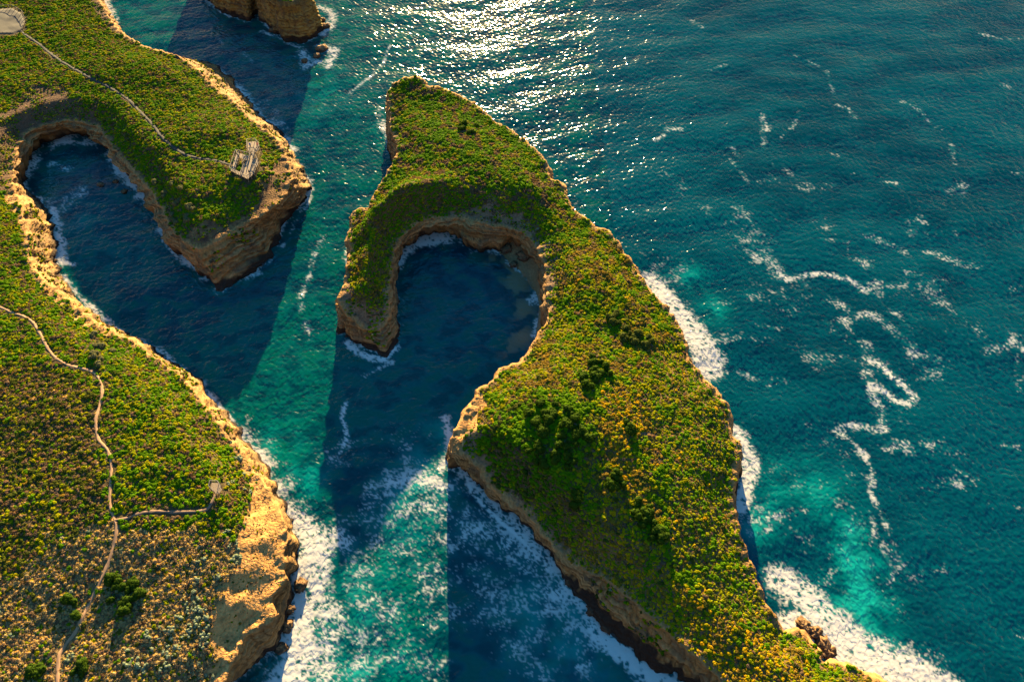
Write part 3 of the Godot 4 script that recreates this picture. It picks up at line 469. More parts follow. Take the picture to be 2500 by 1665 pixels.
func _land_grid(L: Land, dt: PackedVector3Array, kind: int, plateau: float) -> void:
	var lo := dt[0]
	var hi := dt[0]
	for p in dt:
		lo = lo.min(p)
		hi = hi.max(p)
	L.x0 = floor(lo.x) - 3
	L.z0 = floor(lo.z) - 3
	L.nx = int(hi.x - L.x0) + 5
	L.nz = int(hi.z - L.z0) + 5
	var nx := L.nx
	var total := nx * L.nz
	L.y.resize(total)
	L.sd.resize(total)
	L.zone.resize(total)
	L.clear.resize(total)
	var edge := PackedFloat32Array()
	edge.resize(total)
	L.sd.fill(12.0)
	edge.fill(plateau)
	for p in dt:
		var ci := int(p.x - L.x0)
		var cj := int(p.z - L.z0)
		for j in range(maxi(cj - 12, 0), mini(cj + 14, L.nz)):
			var dz := L.z0 + j - p.z
			for i in range(maxi(ci - 12, 0), mini(ci + 14, nx)):
				var dx := L.x0 + i - p.x
				var d := sqrt(dx * dx + dz * dz)
				var k := j * nx + i
				if d < L.sd[k]:
					L.sd[k] = d
					edge[k] = p.y
	for j in L.nz:
		var cr := _crossings(dt, L.z0 + j + 0.0013)
		var inside := false
		var q := 0
		for i in nx:
			while q < cr.size() and cr[q] < L.x0 + i:
				inside = not inside
				q += 1
			if not inside:
				L.sd[j * nx + i] *= -1.0
	for pass_n in 3:
		var e2 := edge.duplicate()
		for j in range(1, L.nz - 1):
			for i in range(1, nx - 1):
				var k := j * nx + i
				if L.sd[k] > 2.0:
					e2[k] = (edge[k] * 2.0 + edge[k - 1] + edge[k + 1] + edge[k - nx] + edge[k + nx]) / 6.0
		edge = e2
	var mounds: Array = MOUNDS[kind] if kind < 2 else []
	var fall := 9.0 if kind < 2 else 4.0
	for j in L.nz:
		for i in nx:
			var k := j * nx + i
			var x := L.x0 + i
			var z := L.z0 + j
			var P := plateau + noise_b.get_noise_2d(x * 0.03, z * 0.03) * 0.35
			for m in mounds:
				var d2: float = ((x - m[0]) * (x - m[0]) + (z - m[1]) * (z - m[1])) / (m[3] * m[3])
				if d2 < 6.0:
					P += m[2] * exp(-d2)
			var s: float = L.sd[k]
			L.y[k] = lerpf(edge[k], P, smoothstep(0.0, fall, s)) + noise_a.get_noise_2d(x * 0.16, z * 0.16) * 0.1 * clampf(s, 0.0, 1.0)
	for zn in ZONES:
		if zn[1] != kind:
			continue
		var id: int = ZONE_NAMES.find(zn[0])
		var poly := PackedVector2Array()
		for k in zn[2].size() / 2:
			poly.append(Vector2(zn[2][k * 2], zn[2][k * 2 + 1]))
		_mark(L, poly, id)
	var dune: int = ZONE_NAMES.find("sand")
	for j in L.nz:
		for i in nx:
			var k := j * nx + i
			if L.zone[k] == dune and L.sd[k] > 0.3:
				var x := L.x0 + i
				var z := L.z0 + j
				L.y[k] += (noise_b.get_noise_2d(x * 0.11 + 40.0, z * 0.16) * 0.5 - absf(noise_a.get_noise_2d(x * 0.3, z * 0.12 + 9.0)) * 0.35) * smoothstep(0.3, 2.5, L.sd[k])

func _mark(L: Land, poly: PackedVector2Array, id: int) -> void:
	var lo := poly[0]
	var hi := poly[0]
	for p in poly:
		lo = lo.min(p)
		hi = hi.max(p)
	for j in range(maxi(int(lo.y - L.z0) - 2, 0), mini(int(hi.y - L.z0) + 3, L.nz)):
		for i in range(maxi(int(lo.x - L.x0) - 2, 0), mini(int(hi.x - L.x0) + 3, L.nx)):
			var x := L.x0 + i
			var z := L.z0 + j
			var w := Vector2(x + noise_b.get_noise_2d(x * 0.2, z * 0.2) * 1.8, z + noise_b.get_noise_2d(x * 0.2 + 50, z * 0.2) * 1.8)
			if Geometry2D.is_point_in_polygon(w, poly):
				L.zone[j * L.nx + i] = id

func _clear(L: Land, poly: PackedVector2Array) -> void:
	var lo := poly[0]
	var hi := poly[0]
	for p in poly:
		lo = lo.min(p)
		hi = hi.max(p)
	for j in range(maxi(int(lo.y - L.z0) - 1, 0), mini(int(hi.y - L.z0) + 3, L.nz)):
		for i in range(maxi(int(lo.x - L.x0) - 1, 0), mini(int(hi.x - L.x0) + 3, L.nx)):
			if Geometry2D.is_point_in_polygon(Vector2(L.x0 + i, L.z0 + j), poly):
				L.clear[j * L.nx + i] = 1

func _ground_color(L: Land, x: float, z: float, s: float, zone: int) -> Color:
	var a := noise_b.get_noise_2d(x * 0.35, z * 0.35) * 0.5 + 0.5
	var f := noise_c.get_noise_2d(x * 1.3, z * 1.3) * 0.5 + 0.5
	var soil := Color(0.085, 0.065, 0.028).lerp(Color(0.13, 0.095, 0.045), f)
	var sand := Color(0.72, 0.39, 0.14).lerp(Color(0.56, 0.28, 0.09), a)
	match ZONE_NAMES[zone]:
		"sand":
			soil = sand.lerp(Color(0.2, 0.12, 0.05), 0.55 if f > 0.72 else 0.0)
		"dusty":
			soil = Color(0.17, 0.10, 0.055).lerp(Color(0.11, 0.07, 0.05), a)
		"ochre":
			soil = Color(0.26, 0.15, 0.065).lerp(Color(0.12, 0.06, 0.04), smoothstep(0.45, 0.7, a))
		"rocky":
			soil = Color(0.30, 0.2, 0.115).lerp(Color(0.16, 0.10, 0.065), a)
		"earth":
			soil = Color(0.2, 0.115, 0.07).lerp(Color(0.25, 0.15, 0.095), f)
		"straw":
			soil = Color(0.26, 0.175, 0.08).lerp(Color(0.18, 0.12, 0.055), a)
		"golden", "low":
			soil = Color(0.22, 0.13, 0.05).lerp(Color(0.15, 0.10, 0.05), f)
	if s < 2.6 and L.kind < 2:
		var rim := clampf((0.4 + a * 1.2 - s) * 1.5, 0.0, 1.0)
		soil = soil.lerp(sand.lerp(Color(0.2, 0.13, 0.07), f * 0.7), rim)
	return soil

func _rock_color(p: Vector3, s: float, kind: int) -> Color:
	var band := noise_a.get_noise_2d(p.y * 1.25 + noise_c.get_noise_2d(p.x * 0.04, p.z * 0.04) * 1.5, s * 0.008)
	var fine := noise_c.get_noise_2d(p.y * 3.2, s * 0.03)
	var c := Color(0.33, 0.18, 0.062).lerp(Color(0.44, 0.27, 0.115), clampf(band * 0.9 + 0.45, 0.0, 1.0))
	if kind == 2:
		c = Color(0.30, 0.19, 0.05).lerp(Color(0.38, 0.27, 0.09), clampf(band * 0.9 + 0.45, 0.0, 1.0))
	c = c.lerp(Color(0.12, 0.07, 0.035), clampf(fine * 2.4 - 0.3, 0.0, 0.85))
	var stain := noise_b.get_noise_2d(s * 0.12, p.y * 0.1)
	c = c.lerp(Color(0.15, 0.11, 0.07), clampf(stain * 2.0 - 0.3, 0.0, 0.6))
	var wet := 1.0 + noise_a.get_noise_2d(s * 0.3, 7.0) * 0.6
	if kind == 1 and p.z > -100.0 and p.x > 5.0:
		wet += 1.7 * smoothstep(5.0, 20.0, p.x)
	if p.y < wet + 0.5:
		c = c.lerp(Color(0.05, 0.035, 0.025), smoothstep(wet + 0.5, wet - 0.1, p.y))
	return c

func _land_mesh(L: Land, called: String, dt: PackedVector3Array, dv: PackedVector3Array, du: PackedFloat32Array, nrm: PackedVector3Array) -> void:
	var v := PackedVector3Array()
	var c := PackedColorArray()
	var idx := PackedInt32Array()
	var N := dt.size()
	var rows := 34
	var under := 5
	var inset := [2.9, 1.6, 0.6]
	var R := rows + under + 1 + inset.size()
	var run := 0.0
	for i in N:
		var o := nrm[i]
		run += dt[i].distance_to(dt[(i + 1) % N])
		for q in inset.size():
			var p: Vector3 = dt[i] - o * inset[q]
			p.y = L.height(p.x, p.z) + (-0.25 if q == 0 else 0.05)
			if q == 2:
				p.y = lerpf(p.y, dt[i].y, 0.5)
			v.append(p)
			c.append(_ground_color(L, p.x, p.z, inset[q], L.zone[maxi(L.cell(p.x, p.z), 0)]))
		for r in rows + 1:
			var t := float(r) / rows
			var p := dt[i].lerp(dv[i], t)
			var w := smoothstep(0.0, 0.14, t)
			var warp := noise_c.get_noise_2d(p.x * 0.04, p.z * 0.04) * 1.5
			var lay := noise_a.get_noise_2d(p.y * 1.25 + warp, run * 0.008)
			var ledge := clampf(lay * 5.0, -1.0, 1.0) * 0.42
			var lump := noise_b.get_noise_3d(p.x * 0.14, p.y * 0.06, p.z * 0.14) * 0.8
			var gully := -absf(noise_c.get_noise_2d(run * 0.11, p.y * 0.03)) * 0.6
			p += o * (ledge + lump + gully + 0.35) * w
			p.y += noise_c.get_noise_3d(p.x * 0.7, p.y * 0.7, p.z * 0.7) * 0.1 * w
			v.append(p)
			var lean := Vector2(dt[i].x - dv[i].x, dt[i].z - dv[i].z).dot(Vector2(o.x, o.z))
			if L.kind < 2 and t > 0.02 and t < 0.55 and du[i] < 0.2 and -lean > 0.3 * (dt[i].y - dv[i].y):
				L.drape.append(p)
			var col := _rock_color(p, run, L.kind)
			if t < 0.1:
				col = col.lerp(_ground_color(L, p.x, p.z, 0.0, 0), 0.5)
			c.append(col)
		var last := v[v.size() - 1]
		for r in under:
			var t := float(r + 1) / under
			var p := last
			if du[i] > 0.05 or dv[i].y > 0.1:
				p -= o * du[i] * sin(t * PI * 0.5)
			else:
				p += o * 0.5 * t
			p.y = lerpf(last.y, -1.6, t)
			p += o * noise_b.get_noise_3d(p.x * 0.3, p.y * 0.3, p.z * 0.3) * 0.8
			v.append(p)
			c.append(_rock_color(p, run, L.kind))
	for i in N:
		var a := i * R
		var b := ((i + 1) % N) * R
		for r in R - 1:
			idx.append_array([a + r, b + r, a + r + 1, b + r, b + r + 1, a + r + 1])
	# the top, cell by cell
	var base := v.size()
	var nx := L.nx
	var remap := PackedInt32Array()
	remap.resize(nx * L.nz)
	remap.fill(-1)
	for j in L.nz - 1:
		for i in nx - 1:
			var k := j * nx + i
			if minf(minf(L.sd[k], L.sd[k + 1]), minf(L.sd[k + nx], L.sd[k + nx + 1])) < 0.85:
				continue
			for q in [k, k + 1, k + nx, k + nx + 1]:
				if remap[q] < 0:
					remap[q] = v.size()
					var x: float = L.x0 + q % nx
					var z: float = L.z0 + q / nx
					v.append(Vector3(x, L.y[q], z))
					c.append(_ground_color(L, x, z, L.sd[q], L.zone[q]))
			idx.append_array([remap[k], remap[k + 1], remap[k + nx], remap[k + 1], remap[k + nx + 1], remap[k + nx]])
	var o3 := MeshInstance3D.new()
	o3.mesh = mesh_of(v, c, idx)
	o3.material_override = _earth_material()
	structure(o3, called)


var earth_mat: StandardMaterial3D
func _earth_material() -> StandardMaterial3D:
	if earth_mat:
		return earth_mat
	earth_mat = StandardMaterial3D.new()
	earth_mat.vertex_color_use_as_albedo = true
	earth_mat.roughness = 0.95
	earth_mat.metallic_specular = 0.2
	var grain := FastNoiseLite.new()
	grain.seed = 5
	grain.frequency = 0.02
	grain.fractal_octaves = 5
	var nt := NoiseTexture2D.new()
	nt.width = 512
	nt.height = 512
	nt.seamless = true
	nt.noise = grain
	var ramp := Gradient.new()
	ramp.set_color(0, Color(0.72, 0.70, 0.68))
	ramp.set_color(1, Color(1.0, 1.0, 1.0))
	nt.color_ramp = ramp
	earth_mat.albedo_texture = nt
	var bump := NoiseTexture2D.new()
	bump.width = 512
	bump.height = 512
	bump.seamless = true
	bump.noise = grain
	bump.as_normal_map = true
	bump.bump_strength = 10.0
	earth_mat.normal_enabled = true
	earth_mat.normal_texture = bump
	earth_mat.normal_scale = 1.4
	earth_mat.uv1_triplanar = true
	earth_mat.uv1_world_triplanar = true
	earth_mat.uv1_scale = Vector3(0.13, 0.2, 0.13)
	return earth_mat

# ------------------------------------------------------------ sea
const SEA_NEAR := 8.0
const SEA_FAR := 335.0
const SEA_COLS := 820

func _half(z: float) -> float:
	return (118.2 + 0.6157 * absf(z)) * 0.692 * 1.09 + 3.0

func _sea() -> void:
	var zs := PackedFloat32Array()
	var z := -SEA_NEAR
	while z > -SEA_FAR:
		zs.append(z)
		z -= lerpf(0.26, 0.52, clampf((-z - 30.0) / 270.0, 0.0, 1.0))
	var rows := zs.size()
	var C := SEA_COLS
	var total := rows * C
	# distance to the shore, minus inside
	var sd := PackedFloat32Array()
	sd.resize(total)
	sd.fill(9.0)
	for L in lands:
		for n in range(0, L.shore.size(), 2):
			var p: Vector3 = L.shore[n]
			var j0 := _row(zs, p.z + 6.0)
			var j1 := _row(zs, p.z - 6.0)
			for j in range(j0, j1):
				var dz := zs[j] - p.z
				var hw := _half(zs[j])
				var sx := 2.0 * hw / (C - 1)
				var i0 := maxi(int((p.x - 6.0 + hw) / sx), 0)
				var i1 := mini(int((p.x + 6.0 + hw) / sx) + 1, C)
				for i in range(i0, i1):
					var dx := -hw + sx * i - p.x
					var d := dx * dx + dz * dz
					if d < 36.0:
						d = sqrt(d)
						if d < sd[j * C + i]:
							sd[j * C + i] = d
		for j in rows:
			var cr := _crossings(L.shore, zs[j] + 0.0007)
			if cr.size() < 2:
				continue
			var hw := _half(zs[j])
			var sx := 2.0 * hw / (C - 1)
			for q in range(0, cr.size() - 1, 2):
				var i0 := maxi(int(ceil((cr[q] + hw) / sx)), 0)
				var i1 := mini(int((cr[q + 1] + hw) / sx) + 1, C)
				for i in range(i0, i1):
					sd[j * C + i] = -absf(sd[j * C + i])
	# how thick the foam lies
	var fo := PackedFloat32Array()
	fo.resize(total)
	for f in FOAM:
		var w: float = f[0] * 0.75 + 0.3
		for s in range(2, f.size() - 2, 2):
			var a := Vector2(f[s], f[s + 1])
			var b := Vector2(f[s + 2], f[s + 3])
			var ab := b - a
			var l2 := maxf(ab.length_squared(), 0.0001)
			var j0 := _row(zs, maxf(a.y, b.y) + w)
			var j1 := _row(zs, minf(a.y, b.y) - w)
			for j in range(j0, j1):
				var hw := _half(zs[j])
				var sx := 2.0 * hw / (C - 1)
				var i0 := maxi(int((minf(a.x, b.x) - w + hw) / sx), 0)
				var i1 := mini(int((maxf(a.x, b.x) + w + hw) / sx) + 1, C)
				for i in range(i0, i1):
					var p := Vector2(-hw + sx * i, zs[j])
					var t := clampf((p - a).dot(ab) / l2, 0.0, 1.0)
					var d := p.distance_to(a + ab * t) / w
					if d < 1.0:
						var val: float = f[1] * (1.0 - d * d)
						if val > fo[j * C + i]:
							fo[j * C + i] = val
	# waves
	var chop := FastNoiseLite.new()
	chop.noise_type = FastNoiseLite.TYPE_SIMPLEX_SMOOTH
	chop.frequency = 1.0
	chop.fractal_type = FastNoiseLite.FRACTAL_NONE
	var cells := FastNoiseLite.new()
	cells.noise_type = FastNoiseLite.TYPE_CELLULAR
	cells.cellular_return_type = FastNoiseLite.RETURN_DISTANCE2_SUB
	cells.frequency = 1.0
	cells.fractal_type = FastNoiseLite.FRACTAL_NONE
	cells.domain_warp_enabled = false
	var hgt := PackedFloat32Array()
	hgt.resize(total)
	var low := PackedFloat32Array()
	low.resize(total)
	for j in rows:
		var hw := _half(zs[j])
		var sx := 2.0 * hw / (C - 1)
		var zz := zs[j]
		for i in C:
			var k := j * C + i
			if sd[k] <= -5.9:
				continue
			var x := -hw + sx * i
			var u := x * 0.966 - zz * 0.259
			var q := x * 0.259 + zz * 0.966
			low[k] = chop.get_noise_2d(u * 0.03, q * 0.06) * 0.4
			hgt[k] = low[k] + chop.get_noise_2d(u * 0.1 + 30.0, q * 0.25) * 0.09 + chop.get_noise_2d(u * 0.3, q * 0.6 + 70.0) * 0.085 + chop.get_noise_2d(u * 0.8 + 11.0, q * 1.25) * 0.165
	var v := PackedVector3Array()
	var nn := PackedVector3Array()
	var body := PackedVector3Array()
	var bn := PackedVector3Array()
	var c := PackedColorArray()
	var idx := PackedInt32Array()
	var remap := PackedInt32Array()
	remap.resize(total)
	remap.fill(-1)
	for j in rows:
		var hw := _half(zs[j])
		var sx := 2.0 * hw / (C - 1)
		var zz := zs[j]
		var jm := maxi(j - 1, 0)
		var jp := mini(j + 1, rows - 1)
		var dzz := zs[jm] - zs[jp]
		for i in C:
			var k := j * C + i
			if sd[k] <= -5.9:
				continue
			var x := -hw + sx * i
			remap[k] = v.size()
			v.append(Vector3(x, hgt[k], zz))
			body.append(Vector3(x, low[k] - 0.4, zz))
			var im := maxi(i - 1, 0)
			var ip := mini(i + 1, C - 1)
			nn.append(Vector3(-(hgt[j * C + ip] - hgt[j * C + im]) / (sx * (ip - im)), 1.0, -(hgt[jm * C + i] - hgt[jp * C + i]) / dzz).normalized())
			var tilt := nn[nn.size() - 1]
			bn.append(Vector3(tilt.x * 0.22, 1.0, tilt.z * 0.22).normalized())
			# water
			var big := noise_b.get_noise_2d(x * 0.012, zz * 0.016)
			var mid := noise_b.get_noise_2d(x * 0.06 + 9.0, zz * 0.09)
			var west := clampf((12.0 - x) / 60.0, 0.0, 1.0)
			var south := clampf((zz + 160.0) / 110.0, 0.0, 1.0)
			var col := Color(0.0, 0.066, 0.088).lerp(Color(0.0, 0.098, 0.074), west * (0.55 + 0.45 * south))
			col = col.lerp(Color(0.0, 0.036, 0.056), clampf(0.3 + big * 0.8 + mid * 0.5, 0.0, 0.8))
			var bed := noise_b.get_noise_2d(x * 0.1 + 300.0, zz * 0.14)
			if x < 30.0:
				col = col.lerp(Color(0.0, 0.085, 0.055) if bed > 0.0 else Color(0.0, 0.022, 0.034), clampf(absf(bed) * 1.5, 0.0, 0.6))
			var green := 0.0
			var sandy := 0.0
			for p in PLUMES:
				var dx: float = (x - p[0]) / p[2]
				if dx > 1.6 or dx < -1.6:
					continue
				var dz: float = (zz - p[1]) / p[2]
				if dz > 1.8 or dz < -1.8:
					continue
				var g: float = exp(-(dx * dx + dz * dz * 0.8) * 1.4) * p[3]
				if p[4] > 0.5:
					sandy += g
				else:
					green += g
			if green > 0.02:
				green *= 0.7 + 0.9 * noise_b.get_noise_2d(x * 0.11, zz * 0.11 + 33.0)
				col = col.lerp(Color(0.008, 0.33, 0.28), clampf(green * 0.75, 0.0, 0.9))
			if sandy > 0.02:
				var reef := smoothstep(0.05, 0.35, noise_b.get_noise_2d(x * 0.13 + 5.0, zz * 0.13) + 0.55 - sandy)
				col = col.lerp(Color(0.17, 0.14, 0.075).lerp(Color(0.01, 0.035, 0.035), reef), clampf(sandy * 1.1, 0.0, 0.95))
			# foam
			var dens: float = fo[k]
			var shore := sd[k]
			if shore < 2.6:
				dens = maxf(dens, (0.98 + 0.4 * noise_a.get_noise_2d(x * 0.07, zz * 0.07)) * clampf(1.0 - shore / 2.6, 0.0, 1.0))
			var far := noise_b.get_noise_2d(x * 0.035 + 70.0, zz * 0.05)
			if dens < 0.4 and zz > -105.0:
				dens = maxf(dens, far * 0.9 * clampf((zz + 105.0) / 20.0, 0.0, 1.0))
			elif dens < 0.4 and x > 35.0 and zz > -185.0:
				dens = maxf(dens, far * 0.8)
			if dens > 0.05:
				dens *= lerpf(0.92 + 0.55 * noise_b.get_noise_2d(x * 0.1 + 140.0, zz * 0.13), 1.12, smoothstep(0.7, 1.05, dens))
				var wx := noise_a.get_noise_2d(x * 0.3, zz * 0.3) * 1.1
				var wz := noise_a.get_noise_2d(x * 0.3 + 60.0, zz * 0.3) * 1.1
				var l1 := cells.get_noise_2d((x + wx) * 0.36, (zz + wz) * 0.42) + 1.0
				var l2 := cells.get_noise_2d((x + wz * 0.6) * 0.72 + 20.0, (zz + wx * 0.6) * 0.8) + 1.0
				var tear := noise_b.get_noise_2d(x * 0.22, zz * 0.3 + 12.0)
				var pat := minf(l1 * 3.0, l2 * 2.2 + 0.14) + tear * 0.32 + noise_c.get_noise_2d(x * 0.9, zz * 1.2) * 0.26
				pat *= lerpf(1.0, 0.85, smoothstep(0.85, 1.4, dens))
				var a := smoothstep(0.0, 0.42, dens * 1.0 - 0.30 - pat) * clampf(0.12 + dens * 0.72, 0.0, 1.0)
				col = col.lerp(Color(0.03, 0.2, 0.2), clampf(dens - 0.35, 0.0, 0.5) * 0.6)
				col = col.lerp(Color(0.62, 0.60, 0.56), clampf(a, 0.0, 0.97))
			c.append(col)
	for j in rows - 1:
		for i in C - 1:
			var a := remap[j * C + i]
			var b := remap[j * C + i + 1]
			var d := remap[(j + 1) * C + i]
			var e := remap[(j + 1) * C + i + 1]
			if a < 0 or b < 0 or d < 0 or e < 0:
				continue
			idx.append(a)
			idx.append(d)
			idx.append(b)
			idx.append(b)
			idx.append(d)
			idx.append(e)
	# the body of the water with its foam, and over it the clear rippled surface that mirrors sky and sun
	var arr := []
	arr.resize(Mesh.ARRAY_MAX)
	arr[Mesh.ARRAY_VERTEX] = body
	arr[Mesh.ARRAY_NORMAL] = bn
	arr[Mesh.ARRAY_COLOR] = c
	arr[Mesh.ARRAY_INDEX] = idx
	var m := ArrayMesh.new()
	m.add_surface_from_arrays(Mesh.PRIMITIVE_TRIANGLES, arr)
	var mat := StandardMaterial3D.new()
	mat.vertex_color_use_as_albedo = true
	mat.roughness = 1.0
	mat.metallic_specular = 0.0
	m.surface_set_material(0, mat)
	var o := MeshInstance3D.new()
	o.mesh = m
	structure(o, "sea")
	var top := []
	top.resize(Mesh.ARRAY_MAX)
	top[Mesh.ARRAY_VERTEX] = v
	top[Mesh.ARRAY_NORMAL] = nn
	top[Mesh.ARRAY_INDEX] = idx
	var tm := ArrayMesh.new()
	tm.add_surface_from_arrays(Mesh.PRIMITIVE_TRIANGLES, top)
	var clear_water := StandardMaterial3D.new()
	clear_water.transparency = BaseMaterial3D.TRANSPARENCY_ALPHA
	clear_water.albedo_color = Color(0.0, 0.05, 0.06, 0.02)
	clear_water.roughness = 0.13
	clear_water.metallic_specular = 0.37
	tm.surface_set_material(0, clear_water)
	var so := MeshInstance3D.new()
	so.mesh = tm
	structure(so, "water_surface")

	# the sea beyond, to the horizon
	var far_mat := StandardMaterial3D.new()
	far_mat.albedo_color = lin(0.0, 0.040, 0.056)
	far_mat.roughness = 0.35
	far_mat.metallic_specular = 0.25
	var zn := zs[0]
	var zf := zs[rows - 1]
	var ring := PackedVector3Array()
	for q in [[_half(zn), zn], [_half(zf), zf], [-_half(zf), zf], [-_half(zn), zn]]:
		ring.append(Vector3(q[0], -0.3, q[1]))
	for q in [[4000.0, 4000.0], [4000.0, -4000.0], [-4000.0, -4000.0], [-4000.0, 4000.0]]:
		ring.append(Vector3(q[0], -0.3, q[1]))
	var rid := PackedInt32Array()
	for q in 4:
		var w := (q + 1) % 4
		rid.append_array([q, q + 4, w, w, q + 4, w + 4])
	var fo3 := MeshInstance3D.new()
	fo3.mesh = mesh_of(ring, PackedColorArray(), rid)
	fo3.material_override = far_mat
	structure(fo3, "open_sea")

func _row(zs: PackedFloat32Array, z: float) -> int:
	# first row at or beyond z; rows run towards minus z
	var a := 0
	var b := zs.size()
	while a < b:
		var m := (a + b) >> 1
		if zs[m] > z:
			a = m + 1
		else:
			b = m
	return a

# ------------------------------------------------------------ beach, paths
func _beach() -> void:
	var n := BEACH.size() / 4
	var v := PackedVector3Array()
	var c := PackedColorArray()
	var idx := PackedInt32Array()
	var M := (n - 1) * 8 + 1
	var K := 14
	for i in M:
		var s := float(i) / 8.0
		var a := mini(int(s), n - 2)
		var f := s - a
		var p := Vector2(BEACH[a * 2], BEACH[a * 2 + 1]).lerp(Vector2(BEACH[a * 2 + 2], BEACH[a * 2 + 3]), f)
		var o := n * 2
		var q := Vector2(BEACH[o + a * 2], BEACH[o + a * 2 + 1]).lerp(Vector2(BEACH[o + a * 2 + 2], BEACH[o + a * 2 + 3]), f)
		for k in K:
			var t := float(k) / (K - 1)
			var w := p.lerp(q, t)
			v.append(Vector3(w.x, lerpf(-0.6, 1.7, t) + noise_b.get_noise_2d(w.x * 0.3, w.y * 0.3) * 0.25, w.y))
			c.append(Color(0.30, 0.19, 0.09).lerp(Color(0.42, 0.28, 0.14), noise_b.get_noise_2d(w.x * 0.2, w.y * 0.2) * 0.5 + 0.5))
	for i in M - 1:
		for k in K - 1:
			var a := i * K + k
			idx.append_array([a, a + 1, a + K, a + 1, a + K + 1, a + K])
	var o3 := MeshInstance3D.new()
	o3.mesh = mesh_of(v, c, idx)
	o3.material_override = _earth_material()
	structure(o3, "beach")

func _smooth(pts: Array, step: float) -> PackedVector2Array:
	var n := pts.size() / 2
	var q: Array[Vector2] = []
	for i in n:
		q.append(Vector2(pts[i * 2], pts[i * 2 + 1]))
	var out := PackedVector2Array()
	for i in n - 1:
		var m := int(ceil(q[i].distance_to(q[i + 1]) / step))
		for k in m:
			out.append(q[i].cubic_interpolate(q[i + 1], q[maxi(i - 1, 0)], q[mini(i + 2, n - 1)], float(k) / m))
	out.append(q[n - 1])
	return out

func _paths() -> void:
	var L: Land = lands[0]
	var gravel := StandardMaterial3D.new()
	gravel.vertex_color_use_as_albedo = true
	gravel.roughness = 0.95
	for spec in [[PATH_UPPER, 1.15, "gravel_path", Color(0.035, 0.034, 0.032)], [PATH_LOWER, 0.8, "sandy_path", Color(0.32, 0.185, 0.10)], [PATH_BRANCH, 0.75, "branch_path", Color(0.18, 0.115, 0.075)]]:  # upper path's near-black tone is the shade of tall scrub put into its colour
		var line := _smooth(spec[0], 0.6)
		var v := PackedVector3Array()
		var c := PackedColorArray()
		var idx := PackedInt32Array()
		var lift := 0.12 if spec[2] == "branch_path" else 0.1
		for i in line.size():
			var d := (line[mini(i + 1, line.size() - 1)] - line[maxi(i - 1, 0)]).normalized()
			var side := Vector2(-d.y, d.x)
			for k in 7:
				var t := (k / 6.0 - 0.5) * 2.0
				var w: float = spec[1] * 0.5 * (1.0 + noise_a.get_noise_2d(line[i].x * 0.5, line[i].y * 0.5) * 0.25)
				var p := line[i] + side * t * w
				v.append(Vector3(p.x, L.height(line[i].x, line[i].y) + lift - 0.22 * pow(absf(t), 4.0) + noise_c.get_noise_2d(p.x * 2.0, p.y * 2.0) * 0.03, p.y))
				var f := noise_b.get_noise_2d(p.x * 0.8, p.y * 0.8) * 0.22 + noise_c.get_noise_2d(p.x * 4.0, p.y * 4.0) * 0.12
				c.append(spec[3] * (1.0 + f))
			if i > 0:
				for k in 6:
					var a := (i - 1) * 7 + k
					idx.append_array([a, a + 7, a + 1, a + 1, a + 7, a + 8])
			var poly := PackedVector2Array()
			for k in 8:
				poly.append(line[i] + Vector2.from_angle(k * TAU / 8) * (spec[1] * 0.5 + 0.3))
			_clear(L, poly)
		var o := MeshInstance3D.new()
		o.mesh = mesh_of(v, c, idx)
		o.material_override = gravel
		structure(o, spec[2])
	# the round gravel clearing at the head of the upper path
	var poly := PackedVector2Array()
	for k in PLAZA.size() / 2:
		poly.append(Vector2(PLAZA[k * 2], PLAZA[k * 2 + 1]))
	_clear(L, Geometry2D.offset_polygon(poly, 0.6)[0])
	var ctr := Vector2.ZERO
	for p in poly:
		ctr += p / poly.size()
	var v := PackedVector3Array()
	var c := PackedColorArray()
	var idx := PackedInt32Array()
	var ring := PackedVector2Array()
	for i in poly.size():
		for k in 6:
			ring.append(poly[i].lerp(poly[(i + 1) % poly.size()], k / 6.0))
	var hh := L.height(ctr.x, ctr.y)
	var R := 10
	for i in ring.size():
		for k in R:
			var p := ctr.lerp(ring[i], k / (R - 1.0))
			v.append(Vector3(p.x, maxf(L.height(p.x, p.y), hh - 0.5) + (0.14 if k < R - 1 else -0.3), p.y))
			var f := noise_b.get_noise_2d(p.x * 0.6, p.y * 0.6) * 0.25 + noise_c.get_noise_2d(p.x * 3.0, p.y * 3.0) * 0.1
			c.append(Color(0.065, 0.06, 0.052) * (1.0 + f))
	for i in ring.size():
		for k in R - 1:
			var a := i * R + k
			var b := ((i + 1) % ring.size()) * R + k
			idx.append_array([a, a + 1, b, a + 1, b + 1, b])
	var o := MeshInstance3D.new()
	o.mesh = mesh_of(v, c, idx)
	o.material_override = gravel
	structure(o, "gravel_clearing")
	# post-and-rail fence round it
	var wood := _timber(Color(0.22, 0.19, 0.16))
	var fence := Node3D.new()
	fence.name = "post_and_rail_fence"
	add_child(fence)
	tag(fence, "low timber post fence curving round the gravel clearing", "fence")
	var edge := PackedVector3Array()
	for i in range(0, ring.size()):
		if ring[i].distance_to(Vector2(PATH_UPPER[2], PATH_UPPER[3])) < 2.2:
			continue
		edge.append(Vector3(ring[i].x, L.height(ring[i].x, ring[i].y), ring[i].y))
	for i in range(0, edge.size(), 2):
		var st := SurfaceTool.new()
		st.begin(Mesh.PRIMITIVE_TRIANGLES)
		_box(st, edge[i] + Vector3(0, 0.5, 0), Vector3(0.14, 1.3, 0.14), 0.2 * i)
		part("post", _done(st), wood, fence)
	for i in edge.size() - 1:
		if edge[i].distance_to(edge[i + 1]) > 3.0:
			continue
		var st := SurfaceTool.new()
		st.begin(Mesh.PRIMITIVE_TRIANGLES)
		_bar(st, edge[i] + Vector3(0, 1.0, 0), edge[i + 1] + Vector3(0, 1.0, 0), 0.09)
		part("rail", _done(st), wood, fence)

